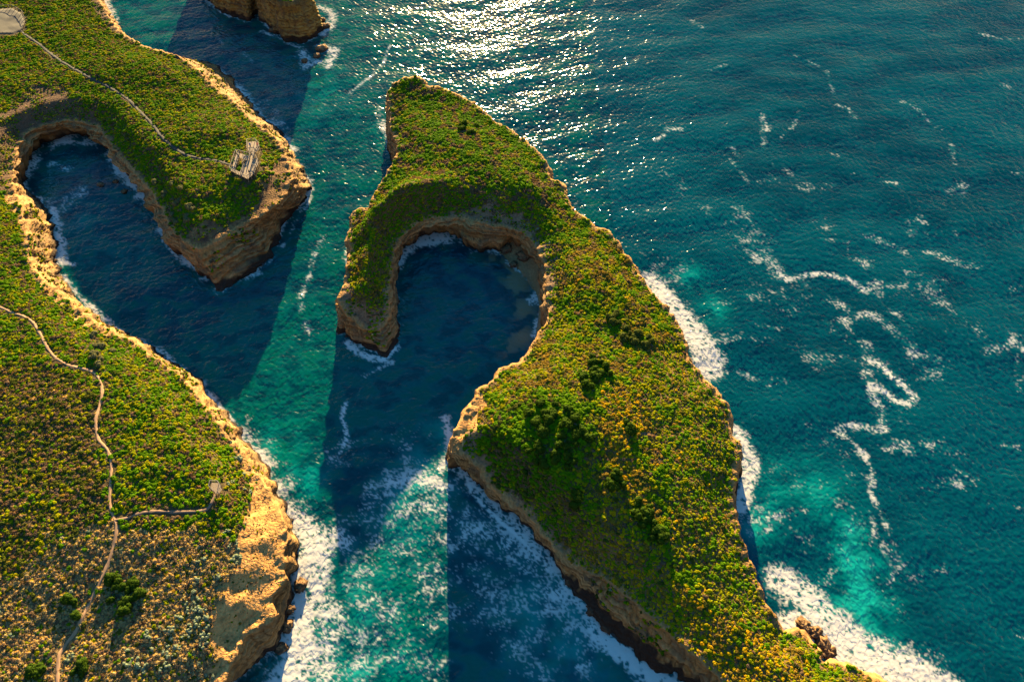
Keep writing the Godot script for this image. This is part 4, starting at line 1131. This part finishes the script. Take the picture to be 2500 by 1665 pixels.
# ------------------------------------------------------------ timber work
func _timber(col: Color) -> StandardMaterial3D:
	var m := StandardMaterial3D.new()
	m.albedo_color = col.linear_to_srgb()
	m.roughness = 0.85
	var g := FastNoiseLite.new()
	g.frequency = 0.03
	g.fractal_octaves = 4
	var t := NoiseTexture2D.new()
	t.width = 128
	t.height = 128
	t.seamless = true
	t.noise = g
	var ramp := Gradient.new()
	ramp.set_color(0, Color(0.7, 0.68, 0.66))
	ramp.set_color(1, Color(1, 1, 1))
	t.color_ramp = ramp
	m.albedo_texture = t
	m.uv1_triplanar = true
	m.uv1_world_triplanar = true
	m.uv1_scale = Vector3(0.9, 0.9, 0.9)
	return m

func _quad(st: SurfaceTool, a: Vector3, b: Vector3, c: Vector3, d: Vector3) -> void:
	for p in [a, b, c, a, c, d]:
		st.add_vertex(p)

func _hexa(st: SurfaceTool, p: Array) -> void:
	# p: four corners below, four above, both clockwise seen from above
	st.set_smooth_group(-1)
	_quad(st, p[4], p[5], p[6], p[7])
	_quad(st, p[3], p[2], p[1], p[0])
	for i in 4:
		var j := (i + 1) % 4
		_quad(st, p[i], p[j], p[j + 4], p[i + 4])

func _box(st: SurfaceTool, at: Vector3, size: Vector3, turn := 0.0) -> void:
	var p := []
	for y in [-0.5, 0.5]:
		for q in [[-0.5, -0.5], [0.5, -0.5], [0.5, 0.5], [-0.5, 0.5]]:
			p.append(at + Vector3(q[0] * size.x, y * size.y, q[1] * size.z).rotated(Vector3.UP, turn))
	_hexa(st, p)

func _bar(st: SurfaceTool, a: Vector3, b: Vector3, w: float) -> void:
	var d := (b - a).normalized()
	var s := d.cross(Vector3.UP).normalized() * w * 0.5
	var u := Vector3(0, w * 0.5, 0)
	_hexa(st, [a - s - u, b - s - u, b + s - u, a + s - u, a - s + u, b - s + u, b + s + u, a + s + u])

func _done(st: SurfaceTool) -> ArrayMesh:
	st.generate_normals()
	return st.commit()

func _points(flat: Array) -> PackedVector2Array:
	var p := PackedVector2Array()
	for k in flat.size() / 2:
		p.append(Vector2(flat[k * 2], flat[k * 2 + 1]))
	return p

func _deck_y(flat: Array, add: float) -> float:
	var L: Land = lands[0]
	var best := 0.0
	for p in _points(flat):
		best = maxf(best, L.height(p.x, p.y))
	return best + add

func _boards(poly: PackedVector2Array, y: float, along: Vector2, root: Node3D, mat: Material) -> void:
	var st := SurfaceTool.new()
	st.begin(Mesh.PRIMITIVE_TRIANGLES)
	st.set_smooth_group(-1)
	var d := along.normalized()
	var s := Vector2(-d.y, d.x)
	var lo := 1e9
	var hi := -1e9
	for p in poly:
		lo = minf(lo, p.dot(s))
		hi = maxf(hi, p.dot(s))
	var w := lo
	while w < hi:
		var strip := PackedVector2Array([s * w - d * 400.0, s * w + d * 400.0, s * (w + 0.2) + d * 400.0, s * (w + 0.2) - d * 400.0])
		for piece in Geometry2D.intersect_polygons(poly, strip):
			if Geometry2D.is_polygon_clockwise(piece):
				piece.reverse()
			var tri := Geometry2D.triangulate_polygon(piece)
			for k in range(0, tri.size(), 3):
				var q := [piece[tri[k]], piece[tri[k + 1]], piece[tri[k + 2]]]
				if (q[1] - q[0]).cross(q[2] - q[0]) < 0.0:
					q.reverse()
				for t in q:
					st.add_vertex(Vector3(t.x, y, t.y))
				q.reverse()
				for t in q:
					st.add_vertex(Vector3(t.x, y - 0.06, t.y))
			for k in piece.size():
				var a: Vector2 = piece[k]
				var b: Vector2 = piece[(k + 1) % piece.size()]
				_quad(st, Vector3(a.x, y, a.y), Vector3(a.x, y - 0.06, a.y), Vector3(b.x, y - 0.06, b.y), Vector3(b.x, y, b.y))
		w += 0.225
	part("deck", _done(st), mat, root)

func _railing(poly: PackedVector2Array, open_edges: Array, y: float, root: Node3D, mat: Material) -> void:
	var L: Land = lands[0]
	for k in poly.size():
		if k in open_edges:
			continue
		var a := poly[k]
		var b := poly[(k + 1) % poly.size()]
		var n := maxi(int(round(a.distance_to(b) / 1.3)), 1)
		var st := SurfaceTool.new()
		st.begin(Mesh.PRIMITIVE_TRIANGLES)
		_bar(st, Vector3(a.x, y + 1.1, a.y), Vector3(b.x, y + 1.1, b.y), 0.13)
		var rail := part("railing", _done(st), mat, root)
		var mid := SurfaceTool.new()
		mid.begin(Mesh.PRIMITIVE_TRIANGLES)
		_bar(mid, Vector3(a.x, y + 0.55, a.y), Vector3(b.x, y + 0.55, b.y), 0.05)
		part("middle_rail", _done(mid), mat, rail)
		for q in n + 1:
			var p := a.lerp(b, float(q) / n)
			var g := L.height(p.x, p.y) - 0.3
			var ps := SurfaceTool.new()
			ps.begin(Mesh.PRIMITIVE_TRIANGLES)
			_box(ps, Vector3(p.x, (g + y + 1.06) * 0.5, p.y), Vector3(0.1, y + 1.06 - g, 0.1), -(b - a).angle())
			part("post", _done(ps), mat, rail)

func _lookouts() -> void:
	var L: Land = lands[0]
	var boards := _timber(Color(0.40, 0.31, 0.22))
	var rails := _timber(Color(0.24, 0.215, 0.195))
	var y := _deck_y(DECK_MAIN, 0.75)
	var root := Node3D.new()
	root.name = "lookout_platform"
	add_child(root)
	tag(root, "large timber lookout with several railed decks and ramp on the headland tip", "lookout")
	for spec in [[DECK_HEX, [4], 0.02], [DECK_WALK, [0, 2], 0.0], [DECK_LOBE, [4, 5], 0.015], [DECK_MAIN, [0, 1, 7], 0.03], [DECK_LEFT, [0, 2], -0.25], [DECK_TOP, [1, 2], -0.15], [DECK_RIGHT, [0, 1, 2, 3, 4], -0.02], [DECK_BOTTOM, [0, 2, 3], -0.12]]:
		var poly := _points(spec[0])
		var d := poly[1] - poly[0]
		_boards(poly, y + spec[2], d, root, boards)
		_railing(poly, spec[1], y + spec[2], root, rails)
		for big in Geometry2D.offset_polygon(poly, 0.75):
			_clear(L, big)
	var small := Node3D.new()
	small.name = "lookout_platform"
	small.name = "small_lookout"
	add_child(small)
	tag(small, "small six-sided timber lookout with railing at the end of the side path", "lookout")
	var ps := _points(DECK_SMALL)
	var ys := _deck_y(DECK_SMALL, 0.8)
	_boards(ps, ys, Vector2(1, 0.1), small, boards)
	_railing(ps, [3], ys, small, rails)
	for big in Geometry2D.offset_polygon(ps, 0.6):
		_clear(L, big)

# ------------------------------------------------------------ people
func _body(bones: Array, cell: float) -> ArrayMesh:
	var lo := Vector3(1e9, 1e9, 1e9)
	var hi := -lo
	for b in bones:
		for e in [0, 1]:
			var r: Vector3 = Vector3.ONE * (b[2 + e] + cell * 2.0)
			lo = lo.min(b[e] - r)
			hi = hi.max(b[e] + r)
	var n := Vector3i(((hi - lo) / cell).ceil()) + Vector3i.ONE
	var f := PackedFloat32Array()
	f.resize(n.x * n.y * n.z)
	for k in n.z:
		for j in n.y:
			for i in n.x:
				var p := lo + Vector3(i, j, k) * cell
				var best := 1e9
				for b in bones:
					var ab: Vector3 = b[1] - b[0]
					var t := clampf((p - b[0]).dot(ab) / ab.length_squared(), 0.0, 1.0)
					var d: float = p.distance_to(b[0] + ab * t) - lerpf(b[2], b[3], t)
					var h := clampf(0.5 + 0.5 * (best - d) / 0.04, 0.0, 1.0)
					best = lerpf(best, d, h) - 0.04 * h * (1.0 - h)
				f[(k * n.y + j) * n.x + i] = best
	var at := {}
	var v := PackedVector3Array()
	var idx := PackedInt32Array()
	var off := [Vector3i(0, 0, 0), Vector3i(1, 0, 0), Vector3i(0, 1, 0), Vector3i(1, 1, 0), Vector3i(0, 0, 1), Vector3i(1, 0, 1), Vector3i(0, 1, 1), Vector3i(1, 1, 1)]
	for k in n.z - 1:
		for j in n.y - 1:
			for i in n.x - 1:
				var sum := Vector3.ZERO
				var cnt := 0
				for a in 8:
					for bit in [1, 2, 4]:
						if a & bit:
							continue
						var o1: Vector3i = off[a]
						var o2: Vector3i = off[a | bit]
						var f1 := f[((k + o1.z) * n.y + j + o1.y) * n.x + i + o1.x]
						var f2 := f[((k + o2.z) * n.y + j + o2.y) * n.x + i + o2.x]
						if (f1 < 0.0) != (f2 < 0.0):
							sum += Vector3(o1).lerp(Vector3(o2), f1 / (f1 - f2))
							cnt += 1
				if cnt > 0:
					at[Vector3i(i, j, k)] = v.size()
					v.append(lo + (Vector3(i, j, k) + sum / cnt) * cell)
	for key in at:
		var p: Vector3i = key
		var here := f[(p.z * n.y + p.y) * n.x + p.x]
		for ax in 3:
			var e := Vector3i.ZERO
			e[ax] = 1
			var o := p + e
			if o.x >= n.x or o.y >= n.y or o.z >= n.z:
				continue
			var there := f[(o.z * n.y + o.y) * n.x + o.x]
			if (here < 0.0) == (there < 0.0):
				continue
			var u := Vector3i.ZERO
			u[(ax + 1) % 3] = 1
			var w := Vector3i.ZERO
			w[(ax + 2) % 3] = 1
			if not (at.has(p - u) and at.has(p - w) and at.has(p - u - w)):
				continue
			var q := [at[p], at[p - u], at[p - u - w], at[p - w]]
			if here < 0.0:
				idx.append_array([q[0], q[1], q[2], q[0], q[2], q[3]])
			else:
				idx.append_array([q[0], q[2], q[1], q[0], q[3], q[2]])
	return mesh_of(v, PackedColorArray(), idx)

func _plain(r: float, g: float, b: float) -> StandardMaterial3D:
	var m := StandardMaterial3D.new()
	m.albedo_color = lin(r, g, b)
	m.roughness = 0.85
	return m

func _people() -> void:
	var looks := [
		[_plain(0.55, 0.03, 0.06), _plain(0.05, 0.05, 0.07), "person in a red jacket leaning at the rail of the northern lookout deck", 2.2],
		[_plain(0.02, 0.02, 0.025), _plain(0.03, 0.03, 0.04), "person in dark clothes standing on the widest lookout deck", -0.5],
		[_plain(0.04, 0.12, 0.42), _plain(0.06, 0.06, 0.08), "person in a blue top standing inside the northern lookout deck", 3.0],
	]
	var skin := _plain(0.45, 0.28, 0.2)
	var hair := _plain(0.05, 0.03, 0.02)
	var y := _deck_y(DECK_MAIN, 0.75) + 0.03
	for n in 3:
		var root := Node3D.new()
		root.name = numbered("person")
		root.position = Vector3(PEOPLE[n * 2], y, PEOPLE[n * 2 + 1])
		root.rotation.y = looks[n][3]
		add_child(root)
		tag(root, looks[n][2], "person")
		var bend := 0.1 if n == 0 else 0.0
		var bones := [
			[Vector3(0, 0.95, 0), Vector3(0, 1.15, bend * 0.5), 0.15, 0.14], [Vector3(0, 1.15, bend * 0.5), Vector3(0, 1.36, bend), 0.15, 0.16],
			[Vector3(-0.15, 1.38, bend), Vector3(0.15, 1.38, bend), 0.075, 0.075], [Vector3(0, 1.4, bend), Vector3(0, 1.54, bend), 0.06, 0.055],
			[Vector3(0, 1.58, bend + 0.01), Vector3(0, 1.67, bend), 0.09, 0.1],
			[Vector3(0, 1.6, bend + 0.1), Vector3(0, 1.57, bend + 0.11), 0.018, 0.02],
		]
		for sd in [-1.0, 1.0]:
			bones.append([Vector3(0.09 * sd, 0.92, 0), Vector3(0.1 * sd, 0.5, 0.02), 0.1, 0.065])
			bones.append([Vector3(0.1 * sd, 0.5, 0.02), Vector3(0.11 * sd, 0.09, -0.02), 0.062, 0.042])
			bones.append([Vector3(0.11 * sd, 0.05, -0.04), Vector3(0.12 * sd, 0.04, 0.16), 0.045, 0.035])
			var elbow := Vector3(0.26 * sd, 1.12, bend + 0.03)
			var wrist := Vector3(0.22 * sd, 1.0, bend + 0.25)
			bones.append([Vector3(0.19 * sd, 1.38, bend), elbow, 0.055, 0.042])
			bones.append([elbow, wrist, 0.04, 0.03])
			for fg in 4:
				var root_f := wrist + Vector3((fg - 1.5) * 0.02, 0, 0.05)
				bones.append([root_f, root_f + Vector3(0, -0.03, 0.06 - absf(fg - 1.3) * 0.008), 0.011, 0.009])
			bones.append([wrist, wrist + Vector3(0, 0, 0.06), 0.028, 0.03])
			bones.append([wrist + Vector3(-0.02 * sd, 0, 0.02), wrist + Vector3(-0.055 * sd, -0.01, 0.07), 0.013, 0.01])
		part("body", _body(bones, 0.028), skin, root)
		# clothes follow the body a little outside it
		var shirt := []
		for b in bones.slice(0, 3):
			shirt.append([b[0], b[1], b[2] + 0.02, b[3] + 0.02])
		var legs := []
		for b in bones:
			var arm: bool = absf(b[0].x) > 0.18 and b[0].y > 1.05
			if arm:
				shirt.append([b[0], b[1], b[2] + 0.015, b[3] + 0.015])
			elif b[0].y > 0.3 and b[0].y < 0.95 and absf(b[0].x) > 0.05:
				legs.append([b[0], b[1], b[2] + 0.018, b[3] + 0.018])
		legs.append([Vector3(-0.06, 0.93, 0), Vector3(0.06, 0.93, 0), 0.155, 0.155])
		part("jacket", _body(shirt, 0.032), looks[n][0], root)
		part("trousers", _body(legs, 0.032), looks[n][1], root)
		part("hair", _body([[Vector3(0, 1.66, bend - 0.03), Vector3(0, 1.7, bend - 0.015), 0.095, 0.095]], 0.03), hair, root)

# ------------------------------------------------------------ rocks in the surf
func _rocks() -> void:
	var where := ["dark rock awash off the foot of the ochre stack", "low dark rock in the surf beside the stack's largest boulder", "pale small rock under the stack's overhang", "small wave-washed rock in the stack's shadow", "pale boulder at the stack's seaward foot", "small boulder tight against the stack's seaward face", "brown boulder on the cove's beach, left of the largest", "largest brown boulder on the cove's beach", "smallest brown boulder on the cove's beach", "dark rock at the foot of the orange dune cliff", "dark rock in white surf off the dune cliff", "rust-brown rock below the dune cliff's dark face", "wet rock in the surf below the dune's southern face", "wet rock at the southern end of the dune cliff", "tan rock ledge in white surf off the island's low promontory", "tan boulder at the tip of the island's low promontory", "rock shelf north of the island's low promontory", "flat tan rock between promontory and shelf", "black wet rock under the island's southwest cliff, northern one", "black wet rock under the middle of the southwest cliff", "black wet rock under the southern part of the southwest cliff", "black wet rock where the southwest ledge begins", "brown rock awash in the narrow cove", "brown rock awash nearest the narrow cove's eastern wall", "small brown rock awash in the narrow cove's upper part", "orange rock at the easternmost dune point", "wet rock at the island's eastern point", "black wet rock at the upper end of the southwest ledge"]
	var count := ROCKS.size()
	for n in count:
		var r: Array = ROCKS[n]
		var ico := SphereMesh.new()
		ico.radius = 1.0
		ico.height = 2.0
		ico.radial_segments = 18
		ico.rings = 11
		var src := ico.get_mesh_arrays()
		var v: PackedVector3Array = src[Mesh.ARRAY_VERTEX]
		var c := PackedColorArray()
		for k in v.size():
			var p := v[k]
			var q := p * 1.3 + Vector3(n * 7.3, 0, 0)
			p *= 1.0 + noise_b.get_noise_3d(q.x, q.y, q.z) * 0.55 + noise_c.get_noise_3d(q.x * 2.5, q.y * 2.5, q.z * 2.5) * 0.14
			p.y = floor(p.y * 4.0 + 0.5) / 4.0 * 0.35 + p.y * 0.65
			v[k] = Vector3(p.x * r[2] * 1.25, p.y * r[2] * 0.55, p.z * r[2])
			var wet := smoothstep(0.8, 0.2, v[k].y + noise_a.get_noise_2d(q.x * 2.0, q.z * 2.0) * 0.4)
			var dry := Color(0.40, 0.25, 0.12).lerp(Color(0.24, 0.14, 0.08), noise_b.get_noise_3d(q.x * 2.0, q.y * 4.0, q.z * 2.0) * 0.5 + 0.5)
			if n >= 18 and n <= 21 or n == 27:
				dry = dry.lerp(Color(0.05, 0.035, 0.03), 0.75)
			c.append(dry.lerp(Color(0.06, 0.04, 0.03), wet * 0.8))
		var o := MeshInstance3D.new()
		o.name = numbered("sea_rock")
		o.mesh = mesh_of(v, c, src[Mesh.ARRAY_INDEX])
		o.material_override = _earth_material()
		o.position = Vector3(r[0], 0.05 if n < 6 or n > 8 else 0.5, r[1])
		o.rotation.y = n * 1.7
		add_child(o)
		tag(o, where[n], "rock", "rocks along the waterline")

# ------------------------------------------------------------ plants
func _leaf_mesh(sd: int, leaves: int, leaf: float, flat: float, spiky := false) -> ArrayMesh:
	var r := RandomNumberGenerator.new()
	r.seed = sd
	var v := PackedVector3Array()
	var nn := PackedVector3Array()
	var c := PackedColorArray()
	var idx := PackedInt32Array()
	var lobes := []
	for k in 5:
		var a := r.randf() * TAU
		lobes.append([Vector3(cos(a), 0, sin(a)) * r.randf_range(0.15, 0.55) + Vector3(0, r.randf_range(0.25, 0.55), 0), r.randf_range(0.38, 0.62)])
	for k in leaves:
		var lb: Array = lobes[k % 5]
		var d := Vector3(r.randfn(), r.randfn() * 0.8 + 0.45, r.randfn()).normalized()
		var p: Vector3 = lb[0] + d * lb[1] * r.randf_range(0.72, 1.06)
		p.y = maxf(p.y, 0.03) * flat
		var s := leaf * r.randf_range(0.6, 1.35)
		var ax := Vector3(r.randfn(), r.randfn(), r.randfn()).normalized()
		var t := d.cross(ax).normalized()
		var up := (d * r.randf_range(-0.1, 0.55) + t.cross(d)).normalized()
		if spiky:
			up = (d + Vector3(0, 0.6, 0)).normalized()
			t *= 0.35
			s *= 1.7
		var shade := r.randf_range(0.72, 1.25)
		var n0 := v.size()
		v.append_array([p - t * s * 0.6, p + up * s, p + t * s * 0.6, p - up * s * 0.45])
		for q in 4:
			c.append(Color(shade, shade * r.randf_range(0.94, 1.06), shade))
			nn.append((d * 0.8 + up.cross(t) * 0.3).normalized())
		if (v[n0 + 2] - v[n0]).cross(v[n0 + 1] - v[n0]).dot(nn[n0]) > 0.0:
			idx.append_array([n0, n0 + 1, n0 + 2, n0, n0 + 2, n0 + 3])
		else:
			idx.append_array([n0, n0 + 2, n0 + 1, n0, n0 + 3, n0 + 2])
	# twiggy core that the leaves stand on
	var seg := 7
	for lb in lobes:
		var n0 := v.size()
		for j in 4:
			var ph := PI * 0.5 * (j / 3.0)
			for i in seg:
				var a := TAU * i / seg
				var d := Vector3(cos(a) * cos(ph), sin(ph), sin(a) * cos(ph))
				var p: Vector3 = lb[0] + d * lb[1] * 0.86
				if j == 0:
					p.y = 0.0
				v.append(Vector3(p.x, p.y * flat, p.z))
				nn.append(d)
				c.append(Color(0.8, 0.78, 0.75))
		for j in 3:
			for i in seg:
				var a := n0 + j * seg + i
				var b := n0 + j * seg + (i + 1) % seg
				idx.append_array([a, b, a + seg, b, b + seg, a + seg])
	var arr := []
	arr.resize(Mesh.ARRAY_MAX)
	arr[Mesh.ARRAY_VERTEX] = v
	arr[Mesh.ARRAY_NORMAL] = nn
	arr[Mesh.ARRAY_COLOR] = c
	arr[Mesh.ARRAY_INDEX] = idx
	var m := ArrayMesh.new()
	m.add_surface_from_arrays(Mesh.PRIMITIVE_TRIANGLES, arr)
	return m

func _foliage(col: Color, back := 0.85) -> StandardMaterial3D:
	var m := StandardMaterial3D.new()
	m.vertex_color_use_as_albedo = true
	m.albedo_color = col.linear_to_srgb()
	m.roughness = 0.9
	m.metallic_specular = 0.1
	m.cull_mode = BaseMaterial3D.CULL_DISABLED
	m.backlight_enabled = true
	m.backlight = Color(back, back, back * 0.35)
	return m

const ORDER := ["first", "second", "third", "fourth", "fifth", "sixth", "seventh", "eighth", "ninth", "tenth", "eleventh"]

func _shrubs() -> void:
	var looks := ["dark green shrub", "dull green shrub", "grey-green round shrub", "pale silver saltbush"]
	var kinds := [Color(0.045, 0.085, 0.008), Color(0.075, 0.095, 0.02), Color(0.16, 0.16, 0.075), Color(0.30, 0.36, 0.24)]
	var names := ["green_shrub", "dull_shrub", "round_shrub", "saltbush"]
	var protos := []
	for k in 4:
		var vars := []
		var mat := _foliage(kinds[k])
		var bark := _plain(0.12, 0.09, 0.07)
		for q in 3:
			vars.append(_leaf_mesh(100 + k * 10 + q, 420, 0.14 if k != 3 else 0.12, 0.85))
		var st := SurfaceTool.new()
		st.begin(Mesh.PRIMITIVE_TRIANGLES)
		for q in 4:
			var a := q * 1.7
			_bar(st, Vector3(cos(a) * 0.05, -0.3, sin(a) * 0.05), Vector3(cos(a) * 0.4, 0.5, sin(a) * 0.4), 0.06)
		protos.append([vars, mat, _done(st), bark])
	for s in SHRUBS:
		var k: int = s[4]
		var clump := []
		for n in int(s[3]):
			var a := rng.randf() * TAU
			var d := sqrt(rng.randf()) * float(s[2])
			var x: float = s[0] + cos(a) * d
			var z: float = s[1] + sin(a) * d * 1.15
			var L: Land = lands[1] if lands[1].at(lands[1].sd, x, z) > 0.3 else lands[0]
			if L.at(L.sd, x, z) < 0.4:
				continue
			var cc := L.cell(x, z)
			if cc >= 0 and L.clear[cc] == 1:
				continue
			var size: float = [1.35, 1.25, 1.05, 0.5][k] * rng.randf_range(0.75, 1.25)
			var root := Node3D.new()
			root.name = numbered(names[k])
			root.position = Vector3(x, L.height(x, z) - 0.05, z)
			root.rotation.y = rng.randf() * TAU
			root.scale = Vector3(size, size * rng.randf_range(0.8, 1.1), size)
			add_child(root)
			root.set_meta("category", "shrub")
			root.set_meta("group", s[5] + " shrubs")
			clump.append(root)
			part("crown", protos[k][0][rng.randi() % 3], protos[k][1], root)
			part("stem", protos[k][2], protos[k][3], root)
		clump.sort_custom(func(p, q): return p.position.x < q.position.x)
		for n in clump.size():
			clump[n].set_meta("label", "%s, %s from left, %s" % [looks[k], ORDER[n] if n < clump.size() - 1 or n == 0 else "last", s[6]])

const GREEN := Color(0.10, 0.21, 0.004)
const LIME := Color(0.29, 0.29, 0.004)
const OLIVE := Color(0.08, 0.095, 0.014)
const TWIG := Color(0.19, 0.12, 0.07)
const GOLD := Color(0.50, 0.31, 0.006)
const STRAW := Color(0.55, 0.38, 0.17)
const RUST := Color(0.25, 0.165, 0.02)
const SAGE := Color(0.26, 0.30, 0.19)

func _pick(weights: Array, share := -1.0) -> int:
	var r := rng.randf() if share < 0.0 else share
	for k in weights.size():
		r -= weights[k]
		if r <= 0.0:
			return k
	return 0

func _heath() -> void:
	var palette := [GREEN, LIME, OLIVE, TWIG, GOLD, STRAW, RUST, SAGE]
	# share of each colour by zone
	var mixes := {
		"scrub0": [0.22, 0.40, 0.11, 0.24, 0.0, 0.0, 0.03, 0.0], "scrub1": [0.52, 0.30, 0.07, 0.11, 0.0, 0.0, 0.0, 0.0], "scrub2": [0.22, 0.52, 0.10, 0.10, 0.02, 0.0, 0.04, 0.0],
		"heath": [0.04, 0.22, 0.28, 0.38, 0.0, 0.02, 0.06, 0.0], "straw": [0.03, 0.06, 0.09, 0.16, 0.0, 0.60, 0.04, 0.02],
		"golden": [0.0, 0.30, 0.07, 0.07, 0.34, 0.0, 0.22, 0.0], "low": [0.08, 0.48, 0.18, 0.06, 0.03, 0.0, 0.17, 0.0],
		"dune": [0.02, 0.06, 0.12, 0.42, 0.0, 0.08, 0.26, 0.04], "dark": [0.50, 0.10, 0.30, 0.08, 0.02, 0.0, 0.0, 0.0], "bare": [0.25, 0.25, 0.15, 0.30, 0.0, 0.03, 0.0, 0.02],
	}
	var meshes := []
	for k in 6:
		meshes.append(_leaf_mesh(10 + k, 72, 0.30, 0.9))
	for k in 2:
		meshes.append(_leaf_mesh(40 + k, 64, 0.26, 0.8, true))
	var bufs := []
	for k in 8:
		bufs.append(PackedFloat32Array())
	for L in lands:
		var step := 0.46
		var nx := int(L.nx / step)
		var nz := int(L.nz / step)
		for j in nz:
			for i in nx:
				var x: float = L.x0 + (i + rng.randf()) * step
				var z: float = L.z0 + (j + rng.randf()) * step
				if absf(x) > _half(z) + 4.0 or z > -14.0:
					continue
				var s: float = L.at(L.sd, x, z)
				if s < 0.35:
					continue
				var cc: int = L.cell(x, z)
				if cc < 0 or L.clear[cc] == 1:
					continue
				var zn: String = ZONE_NAMES[L.zone[cc]]
				var patch := noise_b.get_noise_2d(x * 0.12 + 200.0, z * 0.12)
				var patch2 := noise_b.get_noise_2d(x * 0.05, z * 0.05 + 80.0)
				var prob := 0.97
				var size := 0.30 + 0.40 * pow(rng.randf(), 2.6)
				var mixname := "scrub%d" % mini(L.kind, 1)
				match zn:
					"sand":
						prob = 0.45 if patch > -0.02 else 0.08
						size *= 0.5
						mixname = "dune"
					"dusty":
						prob = 0.45 + patch * 1.1
						mixname = "bare"
						size *= 0.8
					"ochre":
						prob = 0.10 + patch * 0.7
						mixname = "bare"
						size *= 0.8
					"rocky":
						prob = 0.52 + patch * 1.5
						mixname = "bare"
						size *= 0.85
					"earth":
						prob = 0.03
						size *= 0.6
					"straw":
						mixname = "straw"
						size *= 0.88
						prob = 1.0
					"heath":
						mixname = "heath"
						size *= 1.05
					"golden":
						mixname = "golden"
						size *= 0.95
						prob = 1.0
					"low":
						mixname = "low"
						size *= 0.88
						prob = 1.0
					"dark":
						mixname = "dark"
						size *= 1.15
				if s < 1.3:
					prob *= 0.55
				if L.kind == 2:
					prob = 0.35 + patch
				if rng.randf() > prob:
					continue
				if mixname == "scrub1":
					mixname = "scrub1" if z < -150.0 + rng.randf_range(-14.0, 14.0) else "scrub2"
				var mix: Array = mixes[mixname]
				# neighbours tend to be of one kind
				var near_by := noise_b.get_noise_2d(x * 0.2 + 500.0, z * 0.2) * 1.1 + patch2 * 0.5
				var mixed: bool = mixname in ["straw", "dune", "bare", "heath"] or mixname == "golden" and rng.randf() < 0.6
				var k := _pick(mix) if mixed else _pick(mix, clampf(0.5 + near_by * 0.9 + rng.randfn() * 0.2, 0.0, 1.0))
				var col: Color = palette[k]
				var tone := rng.randf_range(0.86, 1.16)
				col = Color(col.r * tone * rng.randf_range(0.88, 1.12), col.g * tone, col.b * tone)
				var mi := rng.randi() % 6
				if k == 5 or k == 3 and rng.randf() < 0.5:
					mi = 6 + rng.randi() % 2
				if k == 0 or k == 2:
					size *= 1.12
				var a := rng.randf() * TAU
				var hs := size * rng.randf_range(0.4, 0.72)
				var y: float = L.height(x, z) - 0.06
				var b: PackedFloat32Array = bufs[mi]
				b.append_array([cos(a) * size, 0.0, sin(a) * size, x, 0.0, hs, 0.0, y, -sin(a) * size, 0.0, cos(a) * size, z, col.r, col.g, col.b, 1.0])
				bufs[mi] = b
	for L in lands:
		for p in L.drape:
			var keep := noise_b.get_noise_2d(p.x * 0.1 + 300.0, p.z * 0.1)
			if absf(p.x) > _half(p.z) + 4.0 or rng.randf() > 0.14 + keep * 0.6:
				continue
			var k := _pick(mixes["bare"])
			var tone := rng.randf_range(0.7, 1.2)
			var col: Color = palette[k] * tone
			var size := rng.randf_range(0.3, 0.65)
			var a := rng.randf() * TAU
			var mi := rng.randi() % 6
			var b: PackedFloat32Array = bufs[mi]
			b.append_array([cos(a) * size, 0.0, sin(a) * size, p.x, 0.0, size * 0.7, 0.0, p.y - 0.15, -sin(a) * size, 0.0, cos(a) * size, p.z, col.r, col.g, col.b, 1.0])
			bufs[mi] = b
	var mat := _foliage(Color(1, 1, 1), 0.85)
	var labels := ["low green and yellow coastal scrub covering the cliff tops, broad-leaved cushions", "low scrub cushions of loose upright leaves covering the cliff tops", "low rounded scrub of mixed greens covering the cliff tops", "low mounded scrub with brown twiggy patches on the cliff tops", "low dense scrub cushions between the footpaths and cliff edges", "low uneven scrub filling gaps between larger shrubs", "dry grassy tussocks scattered between the scrub on the cliff tops", "straw-coloured spiky tussocks mixed into the scrub"]
	var total := 0
	for k in 8:
		var mm := MultiMesh.new()
		mm.transform_format = MultiMesh.TRANSFORM_3D
		mm.use_colors = true
		mm.mesh = meshes[k]
		mm.instance_count = bufs[k].size() / 16
		mm.buffer = bufs[k]
		total += mm.instance_count
		var o := MultiMeshInstance3D.new()
		o.multimesh = mm
		o.material_override = mat
		o.name = numbered("coastal_scrub" if k < 6 else "grass_tussocks")
		add_child(o)
		tag(o, labels[k], "scrub" if k < 6 else "grass", "", "stuff")
